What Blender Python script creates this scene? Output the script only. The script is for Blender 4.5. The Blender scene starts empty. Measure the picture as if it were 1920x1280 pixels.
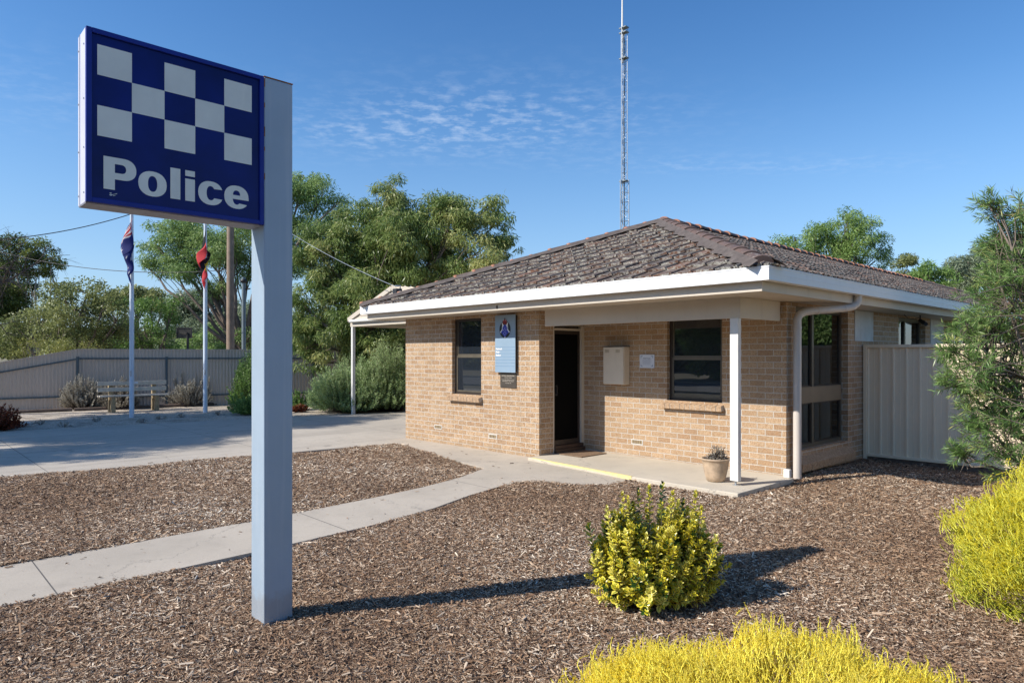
import bpy, bmesh, math, random
import numpy as np
from mathutils import Vector, Matrix
random.seed(7); RNG = np.random.default_rng(11)
R = math.radians; PI = math.pi
scene = bpy.context.scene; COL = scene.collection
# ---------------------------------------------------------------- camera model
F, HY, TH, CX, CY, CH = 1275., 666.8, R(46.85), 4.245, -9.15, 1.65
cT, sT = math.cos(TH), math.sin(TH)
def ray(px, py):
    X = (px-960)/F; return (X*cT-sT, X*sT+cT, (HY-py)/F)
def G(px, py, z=0.):
    d = ray(px, py); t = (z-CH)/d[2]; return Vector((CX+d[0]*t, CY+d[1]*t, z))
def D(px, py, t):
    d = ray(px, py); return Vector((CX+d[0]*t, CY+d[1]*t, CH+d[2]*t))
GZ = -.06                                          # level of the garden beds
# ---------------------------------------------------------------- helpers
def tag(o, label=None, cat=None, group=None, kind=None):
    if label: o['label'] = label
    if cat: o['category'] = cat
    if group: o['group'] = group
    if kind: o['kind'] = kind
    return o
def empty(name, loc, label, cat, group=None):
    o = bpy.data.objects.new(name, None); COL.objects.link(o); o.location = loc
    o.empty_display_size = .2
    return tag(o, label, cat, group)
class MB:
    def __init__(s): s.v=[]; s.f=[]; s.uv=[]; s.sm=[]
    def quad(s, pts, uv=None, sm=False):
        n=len(s.v); s.v += [tuple(p) for p in pts]; s.f.append(tuple(range(n, n+len(pts))))
        s.uv += (uv if uv else [(0,0)]*len(pts)); s.sm.append(sm)
    def add(s, verts, faces, sm=False):
        n=len(s.v); s.v += [tuple(p) for p in verts]
        for f in faces:
            s.f.append(tuple(n+i for i in f)); s.uv += [(0,0)]*len(f); s.sm.append(sm)
    def box(s, a, b, rot=None, c=None):
        x0,y0,z0=a; x1,y1,z1=b
        v=[Vector(p) for p in ((x0,y0,z0),(x1,y0,z0),(x1,y1,z0),(x0,y1,z0),(x0,y0,z1),(x1,y0,z1),(x1,y1,z1),(x0,y1,z1))]
        if rot is not None:
            c=Vector(c) if c else Vector((0,0,0)); v=[rot@p+c for p in v]
        s.add(v, [(0,3,2,1),(4,5,6,7),(0,1,5,4),(1,2,6,5),(2,3,7,6),(3,0,4,7)])
    def tube(s, pts, rad, n=8, caps=True, sm=True):
        pts=[Vector(p) for p in pts]; rings=[]
        if not hasattr(rad,'__len__'): rad=[rad]*len(pts)
        up=None
        for i,p in enumerate(pts):
            d=(pts[min(i+1,len(pts)-1)]-pts[max(i-1,0)]).normalized()
            if up is None: up = Vector((0,0,1)) if abs(d.z)<.9 else Vector((1,0,0))
            a=d.cross(up)
            if a.length<1e-4: a=d.orthogonal()
            a.normalize(); b=a.cross(d).normalized(); up=b
            rings.append([p+(a*math.cos(2*PI*k/n)+b*math.sin(2*PI*k/n))*rad[i] for k in range(n)])
        v=[q for r in rings for q in r]; f=[]
        for i in range(len(pts)-1):
            for k in range(n):
                f.append((i*n+k,i*n+(k+1)%n,(i+1)*n+(k+1)%n,(i+1)*n+k))
        s.add(v,f,sm)
        if caps:
            s.add(rings[0],[tuple(range(n))]); s.add(rings[-1],[tuple(reversed(range(n)))])
    def lathe(s, prof, c, n=32):
        v=[]; f=[]
        for r,z in prof:
            v += [(c[0]+r*math.cos(2*PI*k/n), c[1]+r*math.sin(2*PI*k/n), c[2]+z) for k in range(n)]
        for i in range(len(prof)-1):
            for k in range(n): f.append((i*n+k,i*n+(k+1)%n,(i+1)*n+(k+1)%n,(i+1)*n+k))
        s.add(v,f,True)
    def build(s, name, m, parent=None, bevel=0, uv=False):
        me=bpy.data.meshes.new(name); me.from_pydata(s.v,[],s.f); me.update()
        if uv:
            l=me.uv_layers.new(name='UVMap'); l.data.foreach_set('uv', np.array(s.uv,dtype=np.float32).ravel())
        me.polygons.foreach_set('use_smooth', s.sm)
        me.materials.append(m)
        o=bpy.data.objects.new(name,me); COL.objects.link(o)
        if parent is not None:
            o.parent=parent; o.matrix_parent_inverse=Matrix.Identity(4)
            w=Vector((0,0,0)); q=parent
            while q is not None: w+=q.location; q=q.parent
            o.location=(0,0,0)
            if w.length>0: me.transform(Matrix.Translation(-w))
        if bevel:
            b=o.modifiers.new('bevel','BEVEL'); b.width=bevel; b.segments=2; b.limit_method='ANGLE'
        return o
def npmesh(name, V, Fq, m, parent=None, attrs=None, smooth=False):
    """fast mesh: V (n,3), Fq (k,4) or (k,3)"""
    V=np.asarray(V,dtype=np.float32); Fq=np.asarray(Fq,dtype=np.int32)
    if parent is not None:
        w=Vector((0,0,0)); q=parent
        while q is not None: w+=q.location; q=q.parent
        V=V-np.array(w,dtype=np.float32)
    me=bpy.data.meshes.new(name); k=Fq.shape[1]
    me.vertices.add(len(V)); me.vertices.foreach_set('co',V.ravel())
    me.loops.add(Fq.size); me.loops.foreach_set('vertex_index',Fq.ravel())
    me.polygons.add(len(Fq)); me.polygons.foreach_set('loop_start',np.arange(0,Fq.size,k,dtype=np.int32))
    me.polygons.foreach_set('loop_total',np.full(len(Fq),k,dtype=np.int32))
    if smooth: me.polygons.foreach_set('use_smooth',np.ones(len(Fq),dtype=bool))
    me.update(calc_edges=True)
    for n,a in (attrs or {}).items():
        at=me.attributes.new(n,'FLOAT','POINT'); at.data.foreach_set('value',np.asarray(a,dtype=np.float32))
    me.materials.append(m)
    o=bpy.data.objects.new(name,me); COL.objects.link(o)
    if parent is not None: o.parent=parent
    return o
# ---------------------------------------------------------------- materials
def newmat(name):
    m=bpy.data.materials.new(name); m.use_nodes=True; nt=m.node_tree
    return m, nt, nt.nodes, nt.links, nt.nodes['Principled BSDF']
def ramp(nt, fac, stops, interp='LINEAR'):
    r=nt.nodes.new('ShaderNodeValToRGB'); r.color_ramp.interpolation=interp
    while len(r.color_ramp.elements)<len(stops): r.color_ramp.elements.new(.5)
    for e,(p,c) in zip(r.color_ramp.elements, stops):
        e.position=p; e.color=(*c,1) if len(c)==3 else c
    nt.links.new(fac, r.inputs[0]); return r.outputs[0]
def noise(nt, vec, scale, detail=4, rough=.55, out='Fac'):
    n=nt.nodes.new('ShaderNodeTexNoise'); n.inputs['Scale'].default_value=scale
    n.inputs['Detail'].default_value=detail; n.inputs['Roughness'].default_value=rough
    if vec is not None: nt.links.new(vec,n.inputs['Vector'])
    return n.outputs[out]
def mixc(nt, fac, a, b, mode='MIX'):
    m=nt.nodes.new('ShaderNodeMix'); m.data_type='RGBA'; m.blend_type=mode
    for i,v in ((0,fac),(6,a),(7,b)):
        if isinstance(v,(int,float)): m.inputs[i].default_value=v
        elif isinstance(v,tuple): m.inputs[i].default_value=(*v,1)
        else: nt.links.new(v,m.inputs[i])
    return m.outputs[2]
def mathn(nt, op, a, b=0., c=None):
    m=nt.nodes.new('ShaderNodeMath'); m.operation=op
    for i,v in enumerate((a,b,c)):
        if v is None: continue
        if isinstance(v,(int,float)): m.inputs[i].default_value=v
        else: nt.links.new(v,m.inputs[i])
    return m.outputs[0]
def objc(nt): return nt.nodes.new('ShaderNodeTexCoord').outputs['Object']
def mapping(nt, vec, scale=(1,1,1), rot=(0,0,0), loc=(0,0,0)):
    m=nt.nodes.new('ShaderNodeMapping'); m.inputs['Scale'].default_value=scale
    m.inputs['Rotation'].default_value=rot; m.inputs['Location'].default_value=loc
    nt.links.new(vec,m.inputs['Vector']); return m.outputs[0]
def bump(nt, h, strength=.3, dist=.01, normal=None):
    b=nt.nodes.new('ShaderNodeBump'); b.inputs['Strength'].default_value=strength
    b.inputs['Distance'].default_value=dist; nt.links.new(h,b.inputs['Height'])
    if normal: nt.links.new(normal,b.inputs['Normal'])
    return b.outputs[0]
def paint(name, col, rough=.5, var=.08, scale=3., metal=0, bmp=.0, spec=.5, dirt=0, dirtcol=(.12,.09,.06)):
    m,nt,N,L,P=newmat(name); oc=objc(nt)
    n=noise(nt,oc,scale,6,.6)
    a=tuple(min(1,c*(1-var)) for c in col); b=tuple(min(1,c*(1+var)) for c in col)
    c=ramp(nt,n,[(.3,a),(.7,b)])
    if dirt:
        d=noise(nt,mapping(nt,oc,(2.2,2.2,.5)),3.3,8,.7)
        d=ramp(nt,d,[(.55,(0,0,0)),(.8,(dirt,dirt,dirt))])
        c=mixc(nt,d,c,dirtcol)
    L.new(c,P.inputs['Base Color']); P.inputs['Roughness'].default_value=rough
    P.inputs['Metallic'].default_value=metal; P.inputs['Specular IOR Level'].default_value=spec
    if bmp: L.new(bump(nt,noise(nt,oc,60,3),bmp,.003),P.inputs['Normal'])
    return m
def brick_mat(name='brick'):
    m,nt,N,L,P=newmat(name)
    uv=N.new('ShaderNodeTexCoord').outputs['UV']; oc=objc(nt)
    br=N.new('ShaderNodeTexBrick'); br.offset=.5; br.squash=1
    wob=noise(nt,oc,14,3,out='Color')
    ad=N.new('ShaderNodeVectorMath'); ad.operation='MULTIPLY_ADD'
    L.new(wob,ad.inputs[0]); ad.inputs[1].default_value=(.006,.006,0); L.new(uv,ad.inputs[2])
    L.new(ad.outputs[0],br.inputs['Vector'])
    br.inputs['Scale'].default_value=1; br.inputs['Brick Width'].default_value=.24
    br.inputs['Row Height'].default_value=.086; br.inputs['Mortar Size'].default_value=.0062
    br.inputs['Mortar Smooth'].default_value=.15; br.inputs['Bias'].default_value=0
    br.inputs['Color1'].default_value=(0,0,0,1); br.inputs['Color2'].default_value=(1,1,1,1); br.inputs['Mortar'].default_value=(.5,.5,.5,1)
    cell=ramp(nt,br.outputs['Color'],[(0,(.34,.215,.13)),(.3,(.43,.295,.18)),(.6,(.52,.375,.245)),(1,(.38,.26,.16))])
    big=noise(nt,oc,1.1,5,.6)
    cell=mixc(nt,ramp(nt,big,[(.35,(0,0,0)),(.7,(.35,.35,.35))]),cell,(.54,.39,.25))
    # rock-face mottling: orange and dark flecks
    f1=noise(nt,oc,26,5,.75); f2=noise(nt,mapping(nt,oc,(1,1,1),(0,0,0),(7,3,1)),70,4,.8)
    cell=mixc(nt,ramp(nt,f1,[(.47,(0,0,0)),(.66,(.75,.75,.75))]),cell,(.34,.165,.065))
    cell=mixc(nt,ramp(nt,f2,[(.50,(0,0,0)),(.64,(.9,.9,.9))]),cell,(.12,.065,.035))
    cell=mixc(nt,ramp(nt,f2,[(.30,(.8,.8,.8)),(.46,(0,0,0))]),cell,(.66,.48,.30))
    mort=ramp(nt,noise(nt,oc,40,4),[(.3,(.44,.40,.345)),(.7,(.61,.56,.49))])
    col=mixc(nt,br.outputs['Fac'],cell,mort)
    # weathering and salt marks low on the wall
    sp=N.new('ShaderNodeSeparateXYZ'); L.new(uv,sp.inputs[0])
    low=mathn(nt,'MULTIPLY',ramp(nt,sp.outputs[1],[(.0,(1,1,1)),(.35,(0,0,0))]),ramp(nt,noise(nt,oc,2.7,6,.7),[(.55,(0,0,0)),(.72,(.7,.7,.7))]))
    col=mixc(nt,low,col,(.60,.54,.46))
    dl=mathn(nt,'MULTIPLY',ramp(nt,sp.outputs[1],[(.42,(1,1,1)),(.60,(0,0,0))]),ramp(nt,noise(nt,oc,6,6,.7),[(.35,(.1,.1,.1)),(.65,(.6,.6,.6))]))
    col=mixc(nt,dl,col,(.23,.17,.11))
    wst=ramp(nt,noise(nt,mapping(nt,oc,(3,3,.25)),2.2,6,.65),[(.52,(0,0,0)),(.75,(.35,.35,.35))]); col=mixc(nt,wst,col,(.27,.19,.12))
    L.new(col,P.inputs['Base Color']); P.inputs['Roughness'].default_value=.9; P.inputs['Specular IOR Level'].default_value=.25
    inv=mathn(nt,'SUBTRACT',1.,br.outputs['Fac'])
    h=mathn(nt,'ADD',mathn(nt,'MULTIPLY',inv,1.),mathn(nt,'MULTIPLY',f1,.9))
    L.new(bump(nt,h,.75,.008),P.inputs['Normal'])
    return m
def leafmat(name, stops, transl=.35, rough=.45, attr='cv', spec=.4):
    m,nt,N,L,P=newmat(name)
    a=N.new('ShaderNodeAttribute'); a.attribute_name=attr
    c=ramp(nt,a.outputs['Fac'],stops)
    L.new(c,P.inputs['Base Color']); P.inputs['Roughness'].default_value=rough; P.inputs['Specular IOR Level'].default_value=spec
    t=N.new('ShaderNodeBsdfTranslucent'); L.new(c,t.inputs['Color'])
    mx=N.new('ShaderNodeMixShader'); mx.inputs[0].default_value=transl
    L.new(P.outputs[0],mx.inputs[1]); L.new(t.outputs[0],mx.inputs[2]); L.new(mx.outputs[0],N['Material Output'].inputs[0])
    return m
def concrete(name, base, jx=None, jy=None, stain=.5):
    m,nt,N,L,P=newmat(name); oc=objc(nt)
    n1=noise(nt,oc,.55,6,.6); n2=noise(nt,oc,5,8,.7); n3=noise(nt,oc,120,2,.5)
    c=ramp(nt,n1,[(.3,tuple(x*.82 for x in base)),(.55,base),(.75,tuple(min(1,x*1.1) for x in base))])
    c=mixc(nt,ramp(nt,n2,[(.5,(0,0,0)),(.75,(stain,)*3)]),c,tuple(x*.66 for x in base))
    c=mixc(nt,ramp(nt,n3,[(.55,(0,0,0)),(.75,(.5,.5,.5))]),c,tuple(x*.6 for x in base))
    if 'drive' in name:
        ty=noise(nt,mapping(nt,oc,(2.6,.10,1)),1.6,5,.6); c=mixc(nt,ramp(nt,ty,[(.5,(0,0,0)),(.68,(.45,.45,.45))]),c,tuple(x*.55 for x in base))
        sp2=noise(nt,oc,1.9,2,.5); c=mixc(nt,ramp(nt,sp2,[(.70,(0,0,0)),(.76,(.5,.5,.5))]),c,tuple(x*.42 for x in base))
    # hairline cracks
    vo=N.new('ShaderNodeTexVoronoi'); vo.feature='DISTANCE_TO_EDGE'; vo.inputs['Scale'].default_value=.35
    wv=N.new('ShaderNodeVectorMath'); wv.operation='MULTIPLY_ADD'; L.new(noise(nt,oc,1.6,6,.7,'Color'),wv.inputs[0]); wv.inputs[1].default_value=(.9,.9,0); L.new(oc,wv.inputs[2])
    L.new(wv.outputs[0],vo.inputs['Vector'])
    c=mixc(nt,ramp(nt,vo.outputs['Distance'],[(0,(.5,.5,.5)),(.0022,(0,0,0))]),c,(.1,.09,.08))
    sp=N.new('ShaderNodeSeparateXYZ'); L.new(oc,sp.inputs[0])
    for ax,j in ((0,jx),(1,jy)):
        if j:
            w=mathn(nt,'PINGPONG',mathn(nt,'ADD',sp.outputs[ax],j[1]),j[0]/2)
            g=mathn(nt,'LESS_THAN',w,.005); c=mixc(nt,g,c,(.10,.09,.08))
    L.new(c,P.inputs['Base Color']); P.inputs['Roughness'].default_value=.88
    L.new(bump(nt,mathn(nt,'ADD',n3,mathn(nt,'MULTIPLY',n2,.6)),.25,.004),P.inputs['Normal'])
    return m
def mulch_mat():
    m,nt,N,L,P=newmat('mulch'); oc=objc(nt)
    wv=N.new('ShaderNodeVectorMath'); wv.operation='MULTIPLY_ADD'; L.new(noise(nt,oc,9,3,.6,'Color'),wv.inputs[0]); wv.inputs[1].default_value=(.12,.12,0); L.new(oc,wv.inputs[2])
    cols=None; hs=None
    for i,(rot,sc) in enumerate(((.5,1.),(2.1,1.25),(1.2,.8))):
        v=N.new('ShaderNodeTexVoronoi'); v.inputs['Scale'].default_value=28*sc
        L.new(mapping(nt,wv.outputs[0],(1,3.2,1),(0,0,rot)),v.inputs['Vector'])
        s=N.new('ShaderNodeSeparateColor'); L.new(v.outputs['Color'],s.inputs[0])
        c=ramp(nt,s.outputs[0],[(0,(.045,.026,.017)),(.35,(.13,.075,.045)),(.62,(.20,.12,.075)),(.82,(.32,.22,.15)),(1,(.52,.42,.33))])
        h=mathn(nt,'SUBTRACT',s.outputs[1],v.outputs['Distance'])
        if cols is None: cols=c; hs=h
        else:
            g=mathn(nt,'GREATER_THAN',s.outputs[2],.55); cols=mixc(nt,g,cols,c); hs=mathn(nt,'MAXIMUM',hs,h)
    cols=mixc(nt,ramp(nt,noise(nt,oc,.8,5,.6),[(.35,(0,0,0)),(.7,(.4,.4,.4))]),cols,(.10,.07,.055))
    L.new(cols,P.inputs['Base Color']); P.inputs['Roughness'].default_value=.9
    L.new(bump(nt,hs,.9,.02),P.inputs['Normal']); return m
def glassmat(name, tint=(.55,.6,.62), ior=1.9, base=(.01,.012,.014), clear=.35):
    m,nt,N,L,P=newmat(name)
    tr=N.new('ShaderNodeBsdfTransparent'); tr.inputs[0].default_value=(*tint,1)
    df=N.new('ShaderNodeBsdfDiffuse'); df.inputs[0].default_value=(*base,1)
    gl=N.new('ShaderNodeBsdfGlossy'); gl.inputs['Roughness'].default_value=.01; gl.inputs[0].default_value=(1,1,1,1)
    L.new(bump(nt,noise(nt,objc(nt),1.3,2),.03,.01),gl.inputs['Normal'])
    a=N.new('ShaderNodeMixShader'); a.inputs[0].default_value=clear; L.new(df.outputs[0],a.inputs[1]); L.new(tr.outputs[0],a.inputs[2])
    fr=N.new('ShaderNodeFresnel'); fr.inputs[0].default_value=ior
    b=N.new('ShaderNodeMixShader'); L.new(fr.outputs[0],b.inputs[0]); L.new(a.outputs[0],b.inputs[1]); L.new(gl.outputs[0],b.inputs[2])
    L.new(b.outputs[0],N['Material Output'].inputs[0]); return m
M={}
M['brick']=brick_mat()
M['mulch']=mulch_mat()
M['path']=concrete('path_concrete',(.46,.40,.325),None,(2.4,1.0))
M['drive']=concrete('drive_concrete',(.46,.405,.335),(3.6,.4),(3.3,.7))
M['slab']=concrete('slab_concrete',(.53,.465,.37),None,None,.35)
M['white']=paint('white_gutter',(.78,.78,.78),.35,.03,2,dirt=.12)
M['cream']=paint('cream_paint',(.56,.49,.40),.5,.05,2,dirt=.15)
M['offwhite']=paint('offwhite_paint',(.70,.68,.64),.45,.05,4,dirt=.25)
M['panelwhite']=paint('cement_panel',(.55,.55,.52),.8,.1,5,dirt=.5)
M['pipe']=paint('downpipe_paint',(.60,.54,.48),.4,.05,3,dirt=.15)
M['brown']=paint('brown_frame',(.035,.026,.021),.4,.2,8)
M['bronze']=paint('bronze_frame',(.10,.085,.06),.4,.15,8)
M['door']=paint('screen_door',(.003,.003,.003),.8,.5,80,spec=.08)
M['timber']=paint('dark_timber',(.07,.04,.025),.6,.3,12,dirt=.4)
M['meter']=paint('meter_enamel',(.70,.60,.47),.4,.03,6,dirt=.1)
M['steelpost']=paint('post_paint',(.32,.40,.48),.38,.06,2.5,dirt=.35,dirtcol=(.42,.46,.50))
nt=M['steelpost'].node_tree; P_=nt.nodes['Principled BSDF']; src=P_.inputs['Base Color'].links[0].from_socket
ge=nt.nodes.new('ShaderNodeNewGeometry'); sp_=nt.nodes.new('ShaderNodeSeparateXYZ'); nt.links.new(ge.outputs['Position'],sp_.inputs[0])
zz_=mathn(nt,'ADD',sp_.outputs[2],mathn(nt,'MULTIPLY',noise(nt,ge.outputs['Position'],14,5,.7),-.22))
c_=mixc(nt,ramp(nt,zz_,[(.0,(.35,.35,.35)),(.05,(0,0,0))]),src,(.24,.19,.15))
st_=noise(nt,mapping(nt,ge.outputs['Position'],(30,30,.9)),1.,5,.6)
c_=mixc(nt,ramp(nt,st_,[(.52,(0,0,0)),(.7,(.5,.5,.5))]),c_,(.42,.47,.52))
nt.links.new(c_,P_.inputs['Base Color'])
M['signcase']=paint('sign_case',(.62,.62,.74),.35,.05,4,dirt=.3)
M['signunder']=paint('sign_under',(.30,.32,.38),.45,.1,6,dirt=.4,dirtcol=(.2,.12,.07))
M['signframe']=paint('sign_frame',(.005,.02,.22),.4,.15,5,spec=.3)
M['signblue']=paint('sign_blue',(.002,.009,.12),.3,.4,2.2,spec=.22)
M['signwhite']=paint('sign_white',(.72,.73,.66),.4,.06,5,dirt=.15)
M['rust']=paint('rust',(.28,.12,.05),.9,.4,20)
M['galv']=paint('galvanised',(.42,.45,.48),.4,.15,15,metal=.6)
M['fencegrey']=paint('fence_sheet',(.50,.43,.37),.5,.04,1.5,dirt=.15)
M['fencepost']=paint('fence_rail',(.07,.10,.12),.5,.1,4)
M['fencecream']=paint('fence_cream',(.84,.69,.50),.42,.04,1.5,dirt=.12)
M['flagpole']=paint('flagpole_paint',(.62,.70,.80),.35,.04,3)
M['bench']=paint('bench_slat',(.56,.50,.41),.7,.15,9,dirt=.4)
M['benchleg']=paint('bench_leg',(.34,.26,.15),.8,.2,9,dirt=.4)
M['pole']=paint('pole_wood',(.26,.19,.14),.85,.25,4,dirt=.5)
M['greypole']=paint('grey_pole',(.16,.20,.22),.5,.1,4)
M['black']=paint('black_metal',(.02,.02,.022),.5,.2,5)
M['sleeper']=paint('sleeper',(.12,.085,.065),.9,.4,12,dirt=.6,dirtcol=(.25,.2,.17))
M['bark']=paint('bark',(.16,.125,.10),.9,.4,8,dirt=.6,dirtcol=(.30,.26,.22))
M['palebark']=paint('pale_bark',(.30,.26,.22),.85,.3,6,dirt=.5)
M['twig']=paint('twig',(.09,.07,.06),.85,.3,20)
M['plume']=paint('plume_core',(.93,.69,.09),.8,.35,14,dirt=.95,dirtcol=(.34,.27,.17))
M['plumelime']=paint('lime_plume_core',(.66,.64,.09),.8,.45,9,dirt=1,dirtcol=(.19,.26,.09))
M['limestem']=paint('lime_stem',(.27,.23,.15),.7,.3,20)
M['pot']=paint('terracotta_glaze',(.46,.34,.23),.55,.3,9,dirt=.75,dirtcol=(.30,.17,.09))
M['soil']=paint('soil',(.06,.045,.03),.95,.3,20)
M['yellow']=paint('yellow_line',(.72,.60,.26),.7,.12,14,dirt=.6,dirtcol=(.36,.3,.2))
M['bluepanel']=paint('blue_panel',(.25,.345,.44),.4,.04,3)
M['bluedark']=paint('blue_groove',(.10,.19,.32),.5,.05,3)
M['lettwhite']=paint('letter_white',(.85,.85,.85),.5,.02,3)
M['plaque']=paint('plaque_bronze',(.09,.075,.06),.4,.2,12,metal=.3)
M['plaquetext']=paint('plaque_text',(.45,.40,.33),.5,.1,12)
M['noticewhite']=paint('notice_white',(.62,.65,.72),.4,.04,4)
M['noticeink']=paint('notice_ink',(.12,.14,.18),.6,.05,4)
M['crestblack']=paint('crest_black',(.012,.014,.012),.5,.1,9)
M['crestred']=paint('crest_red',(.28,.02,.02),.5,.1,9)
M['crestblue']=paint('crest_blue',(.03,.05,.42),.5,.25,60)
M['curtain']=paint('curtain',(.60,.58,.52),.9,.05,3)
M['blind']=paint('blind',(.24,.29,.33),.8,.05,3)
M['interior']=paint('interior',(.10,.09,.08),.9,.1,3)
M['glass']=glassmat('window_glass',ior=1.9,clear=.4,base=(.028,.036,.048))
M['glassside']=glassmat('side_glass',tint=(.75,.78,.76),ior=1.75,clear=.75)
M['gravel']=None
def gravel_mat():
    m,nt,N,L,P=newmat('gravel'); oc=objc(nt)
    v=N.new('ShaderNodeTexVoronoi'); v.inputs['Scale'].default_value=45; L.new(oc,v.inputs['Vector'])
    s=N.new('ShaderNodeSeparateColor'); L.new(v.outputs['Color'],s.inputs[0])
    c=ramp(nt,s.outputs[0],[(0,(.28,.22,.17)),(.5,(.46,.385,.30)),(1,(.62,.54,.44))])
    c=mixc(nt,ramp(nt,noise(nt,oc,1.4,8,.72),[(.5,(0,0,0)),(.66,(.75,.75,.75))]),c,(.13,.10,.07))
    L.new(c,P.inputs['Base Color']); P.inputs['Roughness'].default_value=.95
    L.new(bump(nt,v.outputs['Distance'],.6,.02),P.inputs['Normal']); return m
M['gravel']=gravel_mat()
def ground_mat():
    m,nt,N,L,P=newmat('dry_ground'); oc=objc(nt)
    c=ramp(nt,noise(nt,oc,.25,8,.65),[(.3,(.13,.11,.06)),(.5,(.22,.18,.11)),(.7,(.15,.15,.07))])
    c=mixc(nt,ramp(nt,noise(nt,oc,30,4,.7),[(.4,(0,0,0)),(.7,(.5,.5,.5))]),c,(.07,.07,.035))
    L.new(c,P.inputs['Base Color']); P.inputs['Roughness'].default_value=.95
    L.new(bump(nt,noise(nt,oc,25,6),.6,.03),P.inputs['Normal']); return m
M['ground']=ground_mat()
M['asphalt']=concrete('asphalt',(.085,.087,.092),None,None,.4)
M['roadline']=paint('road_line',(.7,.7,.68),.7,.1,6)
def tile_mat():
    m,nt,N,L,P=newmat('roof_tile'); oc=objc(nt)
    a=N.new('ShaderNodeAttribute'); a.attribute_name='cv'
    c=ramp(nt,a.outputs['Fac'],[(0,(.05,.036,.031)),(.5,(.088,.06,.047)),(.88,(.125,.072,.05)),(.96,(.16,.08,.05)),(1,(.18,.085,.052))])
    b=N.new('ShaderNodeAttribute'); b.attribute_name='butt'
    c=mixc(nt,mathn(nt,'MULTIPLY',b.outputs['Fac'],ramp(nt,noise(nt,oc,2.6,4,.6),[(.42,(0,0,0)),(.62,(.75,.75,.75))])),c,(.30,.15,.095))
    li=noise(nt,oc,17,8,.75); li2=noise(nt,mapping(nt,oc,(1,1,1),(0,0,0),(5,9,2)),3.,4,.6)
    msk=mathn(nt,'MULTIPLY',ramp(nt,li,[(.46,(0,0,0)),(.53,(1,1,1))]),ramp(nt,li2,[(.30,(.35,.35,.35)),(.5,(1,1,1))]))
    msk=mathn(nt,'MULTIPLY',msk,mathn(nt,'ADD',mathn(nt,'MULTIPLY',b.outputs['Fac'],.75),.22))
    c=mixc(nt,mathn(nt,'MULTIPLY',msk,.9),c,ramp(nt,noise(nt,oc,60,3),[(.3,(.28,.27,.23)),(.62,(.78,.76,.67))]))
    L.new(c,P.inputs['Base Color']); P.inputs['Roughness'].default_value=.8; P.inputs['Specular IOR Level'].default_value=.35
    L.new(bump(nt,li,.4,.004),P.inputs['Normal']); return m
M['tile']=tile_mat()
def ridge_mat():
    m,nt,N,L,P=newmat('ridge_cap'); oc=objc(nt)
    a=N.new('ShaderNodeAttribute'); a.attribute_name='cv'
    c=ramp(nt,a.outputs['Fac'],[(0,(.085,.06,.052)),(.55,(.13,.085,.07)),(.75,(.13,.08,.06)),(.9,(.32,.14,.08)),(1,(.44,.20,.12))])
    c=mixc(nt,ramp(nt,noise(nt,oc,9,6,.7),[(.62,(0,0,0)),(.68,(.8,.8,.8))]),c,(.42,.42,.36))
    L.new(c,P.inputs['Base Color']); P.inputs['Roughness'].default_value=.8; return m
M['ridge']=ridge_mat()
def corrug_shade(name,col): return paint(name,col,.45,.05,2)
# foliage colours
LM={}
LM['gum']=leafmat('gum_leaf',[(0,(.062,0.112,0.029)),(.352,(.156,0.236,0.065)),(.634,(.290,0.366,0.118)),(1,(.457,0.448,0.177))],.42,.4)
LM['euc']=leafmat('eucalypt_leaf',[(0,(.083,0.153,0.047)),(.440,(.208,0.330,0.106)),(1,(.374,0.472,0.177))],.42,.45)
LM['olive']=leafmat('olive_leaf',[(0,(0.071,0.100,0.035)),(.5,(0.201,0.236,0.083)),(1,(0.378,0.401,0.165))],.42)
LM['dark']=leafmat('dark_leaf',[(0,(0.026,0.058,0.019)),(.5,(0.085,0.130,0.039)),(1,(0.260,0.299,0.065))],.42)
LM['grey']=leafmat('grey_leaf',[(0,(0.130,0.177,0.106)),(.5,(0.260,0.319,0.201)),(1,(0.401,0.448,0.295))],.42)
LM['yg']=leafmat('yellowgreen_leaf',[(0,(0.118,0.142,0.035)),(.5,(0.295,0.307,0.083)),(1,(0.496,0.472,0.142))],.42)
LM['rosemary']=leafmat('rosemary_leaf',[(0,(0.106,0.189,0.071)),(.5,(0.330,0.448,0.189)),(1,(0.590,0.684,0.354))],.42)
LM['fresh']=leafmat('fresh_leaf',[(0,(0.059,0.130,0.029)),(.5,(0.165,0.283,0.071)),(1,(0.319,0.437,0.130))],.42)
LM['dry']=leafmat('dry_leaf',[(0,(.16,.13,.10)),(.5,(.36,.33,.27)),(1,(.60,.58,.50))],.25)
LM['red']=leafmat('red_leaf',[(0,(.09,.02,.01)),(.6,(.22,.05,.02)),(1,(.42,.12,.04))],.3)
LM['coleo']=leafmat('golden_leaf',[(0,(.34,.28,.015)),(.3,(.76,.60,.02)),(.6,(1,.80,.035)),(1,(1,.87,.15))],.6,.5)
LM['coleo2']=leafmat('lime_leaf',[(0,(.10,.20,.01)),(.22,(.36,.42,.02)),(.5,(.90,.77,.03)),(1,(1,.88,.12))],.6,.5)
LM['bottle']=leafmat('bottlebrush_leaf',[(0,(.08,.16,.045)),(.5,(.19,.32,.09)),(.85,(.34,.46,.16)),(1,(.55,.52,.18))],.42,.35)
LM['succ']=leafmat('succulent_leaf',[(0,(.07,.055,.05)),(.5,(.17,.14,.11)),(1,(.30,.28,.22))],.1)
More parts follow.
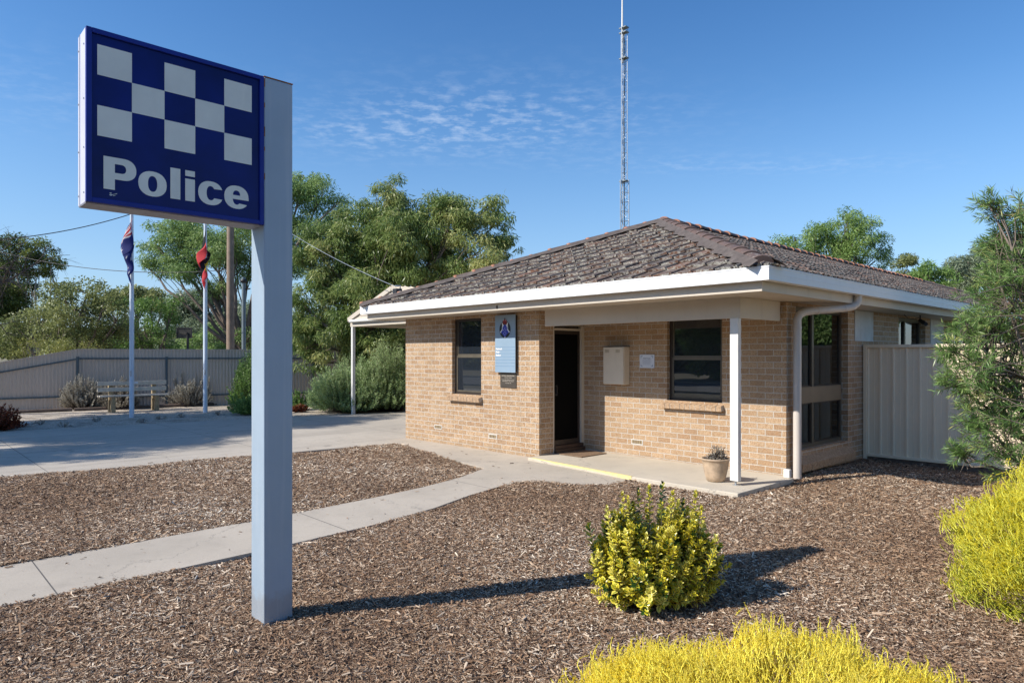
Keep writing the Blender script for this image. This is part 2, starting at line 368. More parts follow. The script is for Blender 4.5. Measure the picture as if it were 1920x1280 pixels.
def variegated():
    m,nt,N,L,P=newmat('variegated_leaf')
    a=N.new('ShaderNodeAttribute'); a.attribute_name='edge'
    b=N.new('ShaderNodeAttribute'); b.attribute_name='cv'
    yel=ramp(nt,b.outputs['Fac'],[(0,(.02,.055,.012)),(.13,(.04,.10,.02)),(.17,(.62,.55,.04)),(.5,(.84,.70,.06)),(1,(.95,.86,.28))])
    grn=ramp(nt,b.outputs['Fac'],[(0,(.02,.06,.015)),(.3,(.09,.18,.03)),(.8,(.24,.33,.04)),(1,(.66,.60,.07))])
    c=mixc(nt,ramp(nt,a.outputs['Fac'],[(.22,(0,0,0)),(.42,(1,1,1))]),grn,yel)
    L.new(c,P.inputs['Base Color']); P.inputs['Roughness'].default_value=.3
    t=N.new('ShaderNodeBsdfTranslucent'); L.new(c,t.inputs['Color'])
    mx=N.new('ShaderNodeMixShader'); mx.inputs[0].default_value=.2
    L.new(P.outputs[0],mx.inputs[1]); L.new(t.outputs[0],mx.inputs[2]); L.new(mx.outputs[0],N['Material Output'].inputs[0]); return m
LM['varieg']=variegated()
# ---------------------------------------------------------------- foliage builders
def unit(a): return a/np.maximum(np.linalg.norm(a,axis=1,keepdims=True),1e-6)
def leaf_arrays(Pn, Dn, Ln, Wn, cv, fold=.15):
    n=len(Pn); Dn=unit(Dn); r=RNG.normal(size=(n,3)); S=unit(np.cross(Dn,r)); Nn=np.cross(S,Dn)
    Ln=np.asarray(Ln)[:,None]; Wn=np.asarray(Wn)[:,None]
    mid=Pn+Dn*Ln*.45+Nn*Ln*fold*.3
    V=np.stack([Pn, mid+S*Wn*.5, Pn+Dn*Ln-Nn*Ln*fold*.2, mid-S*Wn*.5],axis=1).reshape(-1,3)
    Fq=np.arange(4*n).reshape(n,4); return V,Fq,np.repeat(cv,4)
def crown_mesh(name, lobes, m, parent, leaf=(.13,.03), dens=1., droop=.5, sub=.42, cvb=.45, seed=0, flat=.75):
    """lobes: list of (Vector, radius). Leaves hang in sub-clumps spread through each lobe."""
    g=np.random.default_rng(seed); Ps=[];Ds=[];Ls=[];Ws=[];Cs=[]; subs=[]
    for c,r in lobes:
        c=np.array(c); ns=max(5,int(11*(r/sub)**1.7*.55)); lj=g.normal()*.08
        for _ in range(ns):
            d=g.normal(size=3); d/=np.linalg.norm(d); rr=r*(.35+.65*g.random()**.5)
            sc=c+d*rr*np.array([1,1,flat]); sr=sub*(.45+.7*g.random())*min(1,.5+r/2.5)
            n=int(dens*235*(sr/.4)**2*(.6+.8*g.random())); sj=g.normal()*.13
            q=g.normal(size=(n,3)); q=q/np.linalg.norm(q,axis=1,keepdims=True)*(g.random((n,1))**.45)
            q=q*sr*np.array([1.1,1.1,.75]); q[:,2]-=.15*sr
            dd=g.normal(size=(n,3))*.8+unit(q)*.6+np.array([0,0,-droop])
            Ps.append(sc+q); Ds.append(dd); Ls.append(leaf[0]*(.6+.7*g.random(n))); Ws.append(leaf[1]*(.7+.6*g.random(n)))
            Cs.append(np.clip(cvb+lj+sj+g.normal(size=n)*.15,0,1)); subs.append((Vector(sc),r))
    V,Fq,cv=leaf_arrays(np.vstack(Ps),np.vstack(Ds),np.concatenate(Ls),np.concatenate(Ws),np.concatenate(Cs))
    return npmesh(name,V,Fq,m,parent,{'cv':cv}), subs
def limb(mb, a, b, r0, r1, rnd, n=6, sag=.12, sides=6):
    a=Vector(a); b=Vector(b); L=(b-a).length; pts=[];rad=[]
    off=Vector((rnd.uniform(-1,1),rnd.uniform(-1,1),rnd.uniform(-.2,.8)))*L*sag
    for i in range(n+1):
        t=i/n; p=a.lerp(b,t)+off*math.sin(PI*t)+Vector((rnd.uniform(-1,1),rnd.uniform(-1,1),rnd.uniform(-1,1)))*L*.018*(0<i<n)
        pts.append(p); rad.append(r0+(r1-r0)*t**.8)
    mb.tube(pts,rad,sides,caps=False); return pts
def tree(name, base, lobes, lm, label, cat='tree', group=None, trunk_r=.22, fork=.3, leaf=(.13,.03), dens=1., droop=.5,
         sub=.45, cvb=.45, seed=1, bark='bark', flat=.9, twigs=.35):
    rnd=random.Random(seed); base=Vector(base)
    root=empty(name,base,label,cat,group)
    cr,subs=crown_mesh('crown',lobes,LM[lm],root,leaf,dens,droop,sub,cvb,seed,flat)
    cen=sum((c*r for c,r in lobes),Vector())/sum(r for c,r in lobes)
    top=base.lerp(Vector((cen.x,cen.y,cen.z)),fork if fork>0 else .3)
    mb=MB(); fk=Vector((base.x*.6+cen.x*.4 if fork>.25 else base.x, base.y*.6+cen.y*.4 if fork>.25 else base.y, base.z+(cen.z-base.z)*max(.25,fork)))
    mb.tube([base-Vector((0,0,.15)),base+Vector((0,0,.12)),base.lerp(fk,.5)+Vector((rnd.uniform(-.1,.1),rnd.uniform(-.1,.1),0)),fk],[trunk_r*1.35,trunk_r,trunk_r*.85,trunk_r*.7],10,caps=False)
    for c,r in lobes:
        pts=limb(mb,fk,c,trunk_r*.5,trunk_r*.13,rnd,7,.1)
        for sc,lr in subs:
            if lr==r and (sc-c).length<r*1.1 and rnd.random()<twigs:
                s=pts[rnd.randint(3,7)]; limb(mb,s,sc,trunk_r*.12,.008,rnd,4,.1,4)
    mb.build('trunk',M[bark],root)
    return root
def px_lobes(t, L, seed=0, dz=.7):
    rnd=random.Random(seed); out=[]
    for px,py,rp in L:
        r=rp/F*t; out.append((D(px,py,t+rnd.uniform(-1,1)*r*dz), r))
    return out
def shoot_bush(name, base, rx, ry, h, n, label, lm, leaf=(.04,.006), per=40, stem_r=.002, cat='shrub', group=None, up=.8,
               seed=1, droop=0., cvb=.5, tipgain=.4, lumpy=.25, start=.3, angle=.7, stemmat='twig', basefrac=.3, tall=0, hollow=False, prof=2., rot=0., ball=None):
    """many shoots from the ground to a lumpy dome, leaves along each"""
    g=np.random.default_rng(seed); base=Vector(base); root=empty(name,base,label,cat,group)
    B=np.array(base); az=g.random(n)*2*PI; rad=np.sqrt(g.random(n)); el=rad
    ph=g.random(6)*6.28
    lump=1+lumpy*(np.sin(az*3+ph[0])*.35+np.sin(az*5+ph[1]+rad*4)*.35+np.sin(rad*9+ph[2]+az*2)*.3)+g.normal(size=n)*.05
    hz=h*np.power(np.clip(1-rad**prof*.95,0.02,1),.6)*lump*(.86+.2*g.random(n))
    if tall: 
        k=g.random(n)<tall; hz=np.where(k,hz*(1.15+.3*g.random(n)),hz)
    tip=np.stack([B[0]+np.cos(az)*rad*rx*lump,B[1]+np.sin(az)*rad*ry*lump,B[2]+hz],1)
    if ball:
        zc,rz,lo=ball; sz=lo+(1-lo)*g.random(n); ce=np.sqrt(1-sz**2)**.8
        l3=1+lumpy*(.10*np.sin(az*3+ph[0]+sz*3)+.10*np.sin(az*5+ph[1]-sz*6)+.07*np.sin(az*9+sz*11+ph[2])+.06*np.sin(az*15-sz*17+ph[3]))+g.normal(size=n)*.035
        tip=np.stack([B[0]+np.cos(az)*ce*rx*l3,B[1]+np.sin(az)*ce*ry*l3,B[2]+zc+sz*rz*l3],1)
        nr=np.stack([np.cos(az)*ce,np.sin(az)*ce,sz],1)
        ln=(.045+.06*g.random(n))[:,None]; dd=nr*.5+np.array([0,0,.7])+g.normal(size=(n,3))*.36; tip=tip-nr*.035+nr*(g.random((n,1)))*.06+nr*(g.random((n,1))**9)*.09; st=tip-dd/np.linalg.norm(dd,axis=1,keepdims=True)*ln; st[:,2]=np.maximum(st[:,2],B[2])
    elif hollow:
        inw=np.stack([np.cos(az)*rad*rx,np.sin(az)*rad*ry,hz],1); ln=.16/np.linalg.norm(inw,axis=1,keepdims=True)*(.7+.8*g.random((n,1)))
        inw=inw+g.normal(size=(n,3))*.12
        st=tip-inw*ln-np.array([0,0,.03])
    else:
        st=np.stack([B[0]+np.cos(az)*rad*rx*basefrac,B[1]+np.sin(az)*rad*ry*basefrac,np.full(n,B[2])],1)
    if ball: rad=rad*0+.3
    ctrl=(st+tip)/2+np.stack([np.cos(az)*rad*rx*.22,np.sin(az)*rad*ry*.22,0*az],1)*(0.3 if hollow else 1)
    if rot:
        c_,s_=math.cos(rot),math.sin(rot)
        for A_ in (st,tip,ctrl):
            dx_=A_[:,0]-B[0]; dy_=A_[:,1]-B[1]; A_[:,0]=B[0]+dx_*c_-dy_*s_; A_[:,1]=B[1]+dx_*s_+dy_*c_
    def bez(t): t=t[...,None]; return (1-t)**2*st[:,None]+2*t*(1-t)*ctrl[:,None]+t*t*tip[:,None]
    # stems as thin 3-sided tubes
    ts=np.tile(np.linspace(0,1,5),(n,1)); C=bez(ts); V=[]; k=3
    ang=np.arange(k)*2*PI/k; ring=np.stack([np.cos(ang),np.sin(ang),0*ang],1)
    rr=(stem_r*(1.25-ts))[...,None,None]
    V=(C[:,:,None,:]+ring[None,None]*rr).reshape(-1,3); Fs=[]
    idx=np.arange(n)[:,None,None]*15+np.arange(4)[None,:,None]*3+np.arange(3)[None,None,:]
    nx=np.arange(n)[:,None,None]*15+np.arange(4)[None,:,None]*3+((np.arange(3)+1)%3)[None,None,:]
    Fs=np.stack([idx,nx,nx+3,idx+3],-1).reshape(-1,4)
    npmesh('stem',V,Fs,M[stemmat],root)
    tt=start+(1-start)*np.sort(g.random((n,per)),axis=1); P=bez(tt)
    Tn=bez(np.clip(tt+.02,0,1.02))-P; Tn=Tn/np.maximum(np.linalg.norm(Tn,axis=2,keepdims=True),1e-6)
    q=g.normal(size=(n,per,3)); q-=Tn*(q*Tn).sum(2,keepdims=True); q/=np.linalg.norm(q,axis=2,keepdims=True)
    Dd=Tn*up+q*angle+np.array([0,0,-droop])
    sj=g.normal(size=(n,1))*.12
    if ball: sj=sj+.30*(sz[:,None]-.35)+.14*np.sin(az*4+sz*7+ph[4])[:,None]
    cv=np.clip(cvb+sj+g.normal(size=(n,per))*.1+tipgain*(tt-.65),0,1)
    Ln=leaf[0]*(.65+.6*g.random((n,per))); Wn=leaf[1]*(.8+.5*g.random((n,per)))
    V,Fq,c=leaf_arrays(P.reshape(-1,3),Dd.reshape(-1,3),Ln.ravel(),Wn.ravel(),cv.ravel())
    npmesh('foliage',V,Fq,LM[lm],root,{'cv':c}); return root
# ---------------------------------------------------------------- sheets
def sheet(name, poly, z, m, kind='structure', thick=.05, label=None):
    mb=MB(); n=len(poly)
    a=sum(poly[i][0]*poly[(i+1)%n][1]-poly[(i+1)%n][0]*poly[i][1] for i in range(n))
    if a<0: poly=poly[::-1]
    mb.add([(x,y,z) for x,y in poly]+[(x,y,z-thick) for x,y in poly],
           [tuple(range(n))]+[(i,i+n,(i+1)%n+n,(i+1)%n) for i in range(n)])
    o=mb.build(name,m); tag(o,label,None,None,kind); return o
def inpoly(x, y, poly):
    ins=np.zeros(len(x),bool); n=len(poly)
    for i in range(n):
        x1,y1=poly[i]; x2,y2=poly[(i+1)%n]
        c=((y1>y)!=(y2>y))&(x<(x2-x1)*(y-y1)/((y2-y1) if y2!=y1 else 1e-9)+x1); ins^=c
    return ins
mb=MB(); S=900
mb.add([(-S,-S,-.12),(S,-S,-.12),(S,S,-.12),(-S,S,-.12)],[(0,1,2,3)])
tag(mb.build('ground',M['ground']),kind='structure')
bedL=[(-7.6,-14),(-7.54,-7.9),(-7.38,-6.6),(-7.26,-5.1),(-7.1,-3.2),(-6.94,-1.80),(-3.54,-2.42),(-3.17,-3.2),(-2.95,-4.),(-2.82,-4.8),(-2.70,-5.87),(-2.60,-7.65),(-2.57,-8.4),(-2.57,-14)]
bedR=[(-1.48,-14),(-1.49,-8.53),(-1.50,-7.9),(-1.6,-6.36),(-1.68,-5.54),(-1.88,-4.6),(-2.15,-3.86),(-2.32,-3.2),(-2.36,-2.9),(-2.22,-2.68),(-1.77,-2.5),(-1.38,-2.2),(-1.42,-1.60),(.15,-1.60),(.15,-.10),(.0,-.05),(.0,2.8),(12,2.8),(12,-14)]
pathP=[(-2.57,-14),(-2.57,-8.4),(-2.60,-7.65),(-2.70,-5.87),(-2.82,-4.8),(-2.95,-4.),(-3.17,-3.2),(-3.54,-2.42),(-6.94,-1.80),(-7.52,-1.60),(-7.52,-1.135),(-3.649,-1.135),(-3.649,-1.40),(-1.42,-1.60),(-1.38,-2.2),(-1.77,-2.5),(-2.22,-2.68),(-2.36,-2.9),(-2.32,-3.2),(-2.15,-3.86),(-1.88,-4.6),(-1.68,-5.54),(-1.6,-6.36),(-1.50,-7.9),(-1.49,-8.53),(-1.48,-14)]
driveP=[(-7.6,-14),(-7.54,-7.9),(-7.38,-6.6),(-7.26,-5.1),(-7.1,-3.2),(-6.94,-1.80),(-7.52,-1.60),(-7.52,8),(-12.9,8),(-13.1,2.65),(-13.4,.67),(-13.6,-.54),(-14.06,-1.7),(-14.37,-5.07),(-14.7,-7.1),(-15,-14)]
def grid_bed(name, poly, z, amp=.012, step=.12):
    xs=[p[0] for p in poly]; ys=[p[1] for p in poly]
    bm=bmesh.new(); vs=[bm.verts.new((x,y,z)) for x,y in poly]; f=bm.faces.new(vs)
    x=min(xs)
    while x<max(xs):
        bmesh.ops.bisect_plane(bm,geom=bm.verts[:]+bm.edges[:]+bm.faces[:],plane_co=(x,0,0),plane_no=(1,0,0)); x+=step*2.5
    y=min(ys)
    while y<max(ys):
        bmesh.ops.bisect_plane(bm,geom=bm.verts[:]+bm.edges[:]+bm.faces[:],plane_co=(0,y,0),plane_no=(0,1,0)); y+=step*2.5
    for v in bm.verts:
        a,b=v.co.x,v.co.y; v.co.z=z+amp*(math.sin(a*1.7+b*.8)+math.sin(b*2.3-a*.9)+.7*math.sin(a*5.1)*math.sin(b*4.3))
    me=bpy.data.meshes.new(name); bm.to_mesh(me); bm.free(); me.materials.append(M['mulch'])
    for p in me.polygons: p.use_smooth=True
    o=bpy.data.objects.new(name,me); COL.objects.link(o); tag(o,kind='structure')
def bed_h(x,y): return GZ+.012*(np.sin(x*1.7+y*.8)+np.sin(y*2.3-x*.9)+.7*np.sin(x*5.1)*np.sin(y*4.3))
grid_bed('mulch_bed',bedL,GZ); grid_bed('mulch_bed',bedR,GZ)
sheet('path',pathP,-.045,M['path'])
sheet('driveway',driveP,-.049,M['drive'])
sheet('gravel_yard',[(-15,-14),(-14.7,-7.1),(-14.37,-5.07),(-14.06,-1.7),(-13.6,-.54),(-13.4,.67),(-13.1,2.65),(-12.9,8),(-12,12),(-28,12),(-28,-14)],-.075,M['gravel'],thick=.03)
# porch slab with chipped edge
mb=MB(); mb.add([(-3.649,0,0),(-3.649,-1.40,0),(-1.42,-1.60,0),(.15,-1.60,0),(.15,-.10,0),(.0,-.0,0),
                 (-3.649,0,-.12),(-3.649,-1.40,-.12),(-1.42,-1.61,-.12),(.155,-1.61,-.12),(.155,-.10,-.12),(.0,-.0,-.12)],
                [(0,1,2,3,4,5)]+[(i,i+6,(i+1)%6+6,(i+1)%6) for i in range(6)])
o=mb.build('porch_slab',M['slab'],bevel=.012); tag(o,kind='structure')
mb=MB(); pts=[(-3.55,-1.40),(-3.,-1.455),(-2.5,-1.50),(-2.,-1.545),(-1.42,-1.60)]
for i in range(4):
    (a,b),(c,d)=pts[i],pts[i+1]
    w=.028+.010*math.sin(i*3)
    mb.quad([(a,b+w,.0035),(a,b-.003,.0035),(c,d-.003,.0035),(c,d+w,.0035)])
    mb.quad([(a,b-.0045,.0035),(a,b-.0045,-.044),(c,d-.0045,-.044),(c,d-.0045,.0035)])
tag(mb.build('painted_edge_line',M['yellow']),kind='structure')
# bark chips
def chips():
    g=np.random.default_rng(5); Vs=[];Fs=[];cvs=[]; off=0
    N=3100000; x=g.uniform(-7.8,7.8,N); y=g.uniform(-9.5,2.9,N)
    dx=x-CX; dy=y-CY; t=-sT*dx+cT*dy; X=cT*dx+sT*dy; px=X/np.maximum(t,.1)*F
    keep=(t>2.0)&(np.abs(px)<1900)
    p=np.clip(1.15*(4.6/np.maximum(t,3.))**1.3,0,1); keep&=g.random(N)<p
    x=x[keep];y=y[keep];t=t[keep]
    jx=x+g.normal(size=len(x))*.022; jy=y+g.normal(size=len(x))*.022
    ok=(inpoly(jx,jy,bedL)|inpoly(jx,jy,bedR))
    stray=(g.random(len(x))<.0010)&(inpoly(x,y,pathP)|inpoly(x,y,driveP)) ; x,y,t,st=x[ok|stray],y[ok|stray],t[ok|stray],stray[ok|stray]&~ok[ok|stray]
    n=len(x); print('chips',n)
    z=np.where(st,-.040,bed_h(x,y)+g.random(n)*.022)
    L=(.008+.020*g.random(n)**2.)*(1+.055*t)*np.where(g.random(n)<.05,1.9,1.)*(1+(g.random(n)<.02)*1.2); W=L*(.13+.20*g.random(n)); W=np.minimum(W,.013+.001*t)
    az=g.random(n)*2*PI; ti=np.where(st,0,g.normal(size=n)*.28)
    d=np.stack([np.cos(az)*np.cos(ti),np.sin(az)*np.cos(ti),np.sin(ti)],1); ro=g.normal(size=n)*.5
    s=np.stack([-np.sin(az),np.cos(az),0*az],1); nn=np.cross(d,s); s2=s*np.cos(ro)[:,None]+nn*np.sin(ro)[:,None]; n2=np.cross(d,s2)
    P=np.stack([x,y,z],1); L=L[:,None];W=W[:,None]; b=g.normal(size=(n,1))*.12
    A=P-d*L*.5;B=P+d*L*.5; C=n2*(W*.45)+n2*L*b*.0
    v=np.stack([A-s2*W*.4,A+C*.8,A+s2*W*.5, B-s2*W*.5,B+C,B+s2*W*.3],1).reshape(-1,3)
    i=np.arange(n)[:,None]*6
    f=np.concatenate([i+np.array([[0,1,4,3]]),i+np.array([[1,2,5,4]])],0)
    pt=.5+.5*np.sin(x*.9+1.3*np.sin(y*.8))*np.sin(y*1.1+.9*np.sin(x*.7)); rgt=np.clip((x*.684+y*.73+1.0)/5,-.6,1)
    cv=np.repeat(np.clip(g.random(n)*(.74+.28*pt)-.06*rgt,0,1),6)
    o=npmesh('bark_chips',v,f,chipmat,None,{'cv':cv}); tag(o,'brown and straw coloured bark chips covering the garden beds','bark chips',None,'stuff')
def chip_mat():
    m,nt,N,L,P=newmat('bark_chip')
    a=N.new('ShaderNodeAttribute'); a.attribute_name='cv'
    c=ramp(nt,a.outputs['Fac'],[(0,(.05,.028,.017)),(.20,(.14,.076,.042)),(.42,(.26,.152,.084)),(.60,(.37,.24,.145)),(.76,(.47,.355,.25)),(.90,(.66,.54,.41)),(1,(.86,.76,.61))])
    L.new(c,P.inputs['Base Color']); P.inputs['Roughness'].default_value=.85; return m
chipmat=chip_mat()
chips()
# a few fallen leaves on the concrete
def litter():
    g=random.Random(3)
    for i,(px,py) in enumerate([(182,1083),(122,1057),(217,1084),(1165,1118),(980,935),(650,970),(1310,1185),(95,1274),(560,1140)]):
        p=G(px,py,-.038 if px<1000 else GZ+.03); mb=MB(); a=g.uniform(0,6); d=Vector((math.cos(a),math.sin(a),0)); s=Vector((-d.y,d.x,.3)).normalized(); L=.03+.02*g.random()
        mb.add([p,p+d*L*.4+s*L*.18+Vector((0,0,.006)),p+d*L,p+d*L*.4-s*L*.18+Vector((0,0,.004)),p+d*L*.45+Vector((0,0,.001))],[(0,1,4),(1,2,4),(2,3,4),(3,0,4)])
        o=mb.build('fallen_leaf',M['rust'] if i%3 else M['timber']); tag(o,'small dry fallen leaf lying on the path or bark','leaf','fallen leaves')
litter()
# ================================================================ POLICE STATION
PS=empty('police_station',(0,0,0),'single storey tan brick police station with brown tiled hip roof and white gutters','building')
WX0,WX1,WY0,WYA=-7.52,0.,0.,-1.135; YB=23.0; WXR=-3.649; ZT=2.393
def wall(name, p0, ddir, length, z0, z1, ops, th=.11, u0=0., label=None, ends=(0,0)):
    """p0 outer-face start (x,y), ddir unit dir (x,y) left->right seen from outside; inward = left normal"""
    dx,dy=ddir; nx,ny=-dy,dx   # inward
    us=sorted({0,length,*[o[0] for o in ops],*[o[1] for o in ops]}); zs=sorted({z0,z1,*[o[2] for o in ops],*[o[3] for o in ops]})
    mb=MB()
    P=lambda u,z,w:(p0[0]+dx*u+nx*w,p0[1]+dy*u+ny*w,z)
    def solid(u,z): return not any(a<u<b and c<z<d for a,b,c,d in ops)
    for i in range(len(us)-1):
        for j in range(len(zs)-1):
            a,b,c,d=us[i],us[i+1],zs[j],zs[j+1]
            if solid((a+b)/2,(c+d)/2):
                uv=[(a+u0,c+.5),(b+u0,c+.5),(b+u0,d+.5),(a+u0,d+.5)]
                mb.quad([P(a,c,0),P(b,c,0),P(b,d,0),P(a,d,0)],uv)
                mb.quad([P(b,c,th),P(a,c,th),P(a,d,th),P(b,d,th)],uv)
    for a,b,c,d in ops:
        mb.quad([P(a,c,0),P(a,c,th),P(a,d,th),P(a,d,0)],[(a+u0,c+.5),(a+u0+th,c+.5),(a+u0+th,d+.5),(a+u0,d+.5)])
        mb.quad([P(b,c,th),P(b,c,0),P(b,d,0),P(b,d,th)],[(b+u0-th,c+.5),(b+u0,c+.5),(b+u0,d+.5),(b+u0-th,d+.5)])
        mb.quad([P(a,c,0),P(b,c,0),P(b,c,th),P(a,c,th)],[(a+u0,c+.5),(b+u0,c+.5),(b+u0,c+.5+th),(a+u0,c+.5+th)])
        if d<z1: mb.quad([P(a,d,th),P(b,d,th),P(b,d,0),P(a,d,0)],[(a+u0,d+.5),(b+u0,d+.5),(b+u0,d+.5+th),(a+u0,d+.5+th)])
    for u,sg in ((0,1),(length,-1)):
        if not ends[0 if sg>0 else 1]: continue
        pts=[P(u,z0,th),P(u,z0,0),P(u,z1,0),P(u,z1,th)]
        uv=[(u+u0-th*sg,z0+.5),(u+u0,z0+.5),(u+u0,z1+.5),(u+u0-th*sg,z1+.5)]
        if sg<0: pts=pts[::-1]; uv=uv[::-1]
        mb.quad(pts,uv)
    o=mb.build(name,M['brick'],PS,uv=True)
    if label: o['label']=label
    return o
# courses start at z=-.086
wa=(-5.97+7.52,-5.12+7.52,.93,2.34)
wall('wall',(WX0,WYA),(1,0),WXR-WX0,-.12,ZT,[wa],u0=.05,label='front brick wall left of the entrance')
wall('wall',(WXR,WYA),(0,1),.336,-.12,ZT,[],u0=.05+WXR-WX0,label='narrow brick return beside the door',ends=(0,1))
wall('wall',(WXR-.1,-.0),(1,0),-WXR+.1,-.12,ZT,[(-1.93+3.749,-.97+3.749,.95,2.26)],u0=.03,label='porch brick wall with the meter box')
sops=[(.30,2.17,.30,2.36),(4.54,6.10,.95,2.36),(8.1,9.9,.95,2.36),(12.,14.,.95,2.36),(17,19.,.95,2.36)]
wall('wall',(0,.0),(0,1),YB,-.12,ZT,sops,u0=.03+3.649,label='long side brick wall')
wall('wall',(WX0,YB),(0,-1),YB-WYA,-.12,ZT,[],u0=0)
wall('wall',(0,YB),(-1,0),7.52,-.12,ZT,[],u0=0)
# wall above the door and inner blockwork
mb=MB(); mb.box((WXR-.10,-.799,2.17),(WXR-.02,-.004,ZT)); mb.build('door_head_panel',M['cream'],PS)
# vents
for (x0,x1,z0,z1,y) in ((-6.52,-6.30,.235,.295,WYA),(-4.90,-4.70,.19,.25,WYA),(-2.61,-2.40,.205,.265,0)):
    mb=MB(); mb.box((x0,y-.006,z0-.01),(x1,y-.0005,z0)); mb.box((x0,y-.006,z1),(x1,y-.0005,z1+.01)); mb.box((x0-.01,y-.006,z0-.01),(x0,y-.0005,z1+.01)); mb.box((x1,y-.006,z0-.01),(x1+.01,y-.0005,z1+.01))
    v=mb.build('wall_vent',M['offwhite'],PS)
    mb=MB(); mb.box((x0,y-.003,z0),(x1,y-.0007,z1)); mb.build('vent_back',M['timber'],v)
    mb=MB()
    for k in range(5): 
        xx=x0+(x1-x0)*(k+.5)/5; mb.box((xx-.012,y-.005,z0),(xx+.012,y-.0032,z1))
    mb.build('vent_grille',M['benchleg'],v)
# windows facing the front
def front_window(x0,x1,z0,z1,y,label,blind):
    fy=y+.075; mb=MB(); t=.045
    for a,b in (((x0,fy,z0),(x0+t,fy+.05,z1)),((x1-t,fy,z0),(x1,fy+.05,z1)),((x0+t,fy,z1-t),(x1-t,fy+.05,z1)),((x0+t,fy,z0),(x1-t,fy+.05,z0+t))): mb.box(a,b)
    w=mb.build('window',M['brown'],PS); w['label']=label
    zm=(z0+z1)/2+.0
    mb=MB(); s=.028
    mb.box((x0+t,fy+.008,zm-.02),(x1-t,fy+.035,zm+.02))
    for (c,d,yy) in ((z0+t,zm-.02,fy+.004),(zm+.02,z1-t,fy+.018)):
        mb.box((x0+t,yy,c),(x0+t+s,yy+.016,d)); mb.box((x1-t-s,yy,c),(x1-t,yy+.016,d))
        mb.box((x0+t+s,yy,c),(x1-t-s,yy+.016,c+s))
    mb.build('sash',M['bronze'],w)
    for (c,d,yy) in ((z0+t,zm-.02,fy+.012),(zm+.02,z1-t,fy+.026)):
        mb=MB(); mb.box((x0+t+.01,yy,c),(x1-t-.01,yy+.004,d)); mb.build('pane',M['glass'],w)
    if blind:
        mb=MB(); mb.box((x0+.05,fy+.10,z0+.03),(x1-.05,fy+.104,z1)); mb.build('blind',M['blind'],w)
    # brick-on-edge sill
    mb=MB(); n=max(6,int(round((x1-x0+.06)/.086))); xs0=x0-.07; wd=(x1+.03-xs0)/n
    for k in range(n):
        a=xs0+k*wd+.0045; b=xs0+(k+1)*wd-.0045; q=random.uniform(-.003,.003)
        v=[(a,y-.075+q,z0-.125),(b,y-.075+q,z0-.125),(b,y+.10,z0-.10),(a,y+.10,z0-.10),(a,y-.085+q,z0-.045),(b,y-.085+q,z0-.045),(b,y+.10,z0-.004),(a,y+.10,z0-.004)]
        mb.add(v,[(0,3,2,1),(4,5,6,7),(0,1,5,4),(1,2,6,5),(2,3,7,6),(3,0,4,7)])
    sl=mb.build('window_sill',M['sillbrick'],w,bevel=.003)
    mb=MB(); mb.add([(xs0+.003,y-.071,z0-.122),(x1+.027,y-.071,z0-.122),(x1+.027,y+.095,z0-.098),(xs0+.003,y+.095,z0-.098),(xs0+.003,y-.079,z0-.050),(x1+.027,y-.079,z0-.050),(x1+.027,y+.095,z0-.009),(xs0+.003,y+.095,z0-.009)],[(0,3,2,1),(4,5,6,7),(0,1,5,4),(1,2,6,5),(2,3,7,6),(3,0,4,7)]); mb.build('sill_mortar',M['mortarlight'],w)
m,nt,N_,L_,P_=newmat('sill_brick'); oc=objc(nt)
c=ramp(nt,noise(nt,oc,30,5,.75),[(.3,(.24,.15,.09)),(.5,(.42,.28,.17)),(.7,(.55,.41,.28))]); L_.new(c,P_.inputs['Base Color']); P_.inputs['Roughness'].default_value=.9
L_.new(bump(nt,noise(nt,oc,50,4),.5,.005),P_.inputs['Normal']); M['sillbrick']=m
M['mortarlight']=paint('sill_mortar',(.46,.41,.35),.9,.1,20)
front_window(-5.97,-5.12,.93,2.34,WYA,'dark brown double hung window left of the blue sign',False)
front_window(-1.93,-.97,.95,2.26,0,'dark brown double hung window in the porch reflecting the street',False)
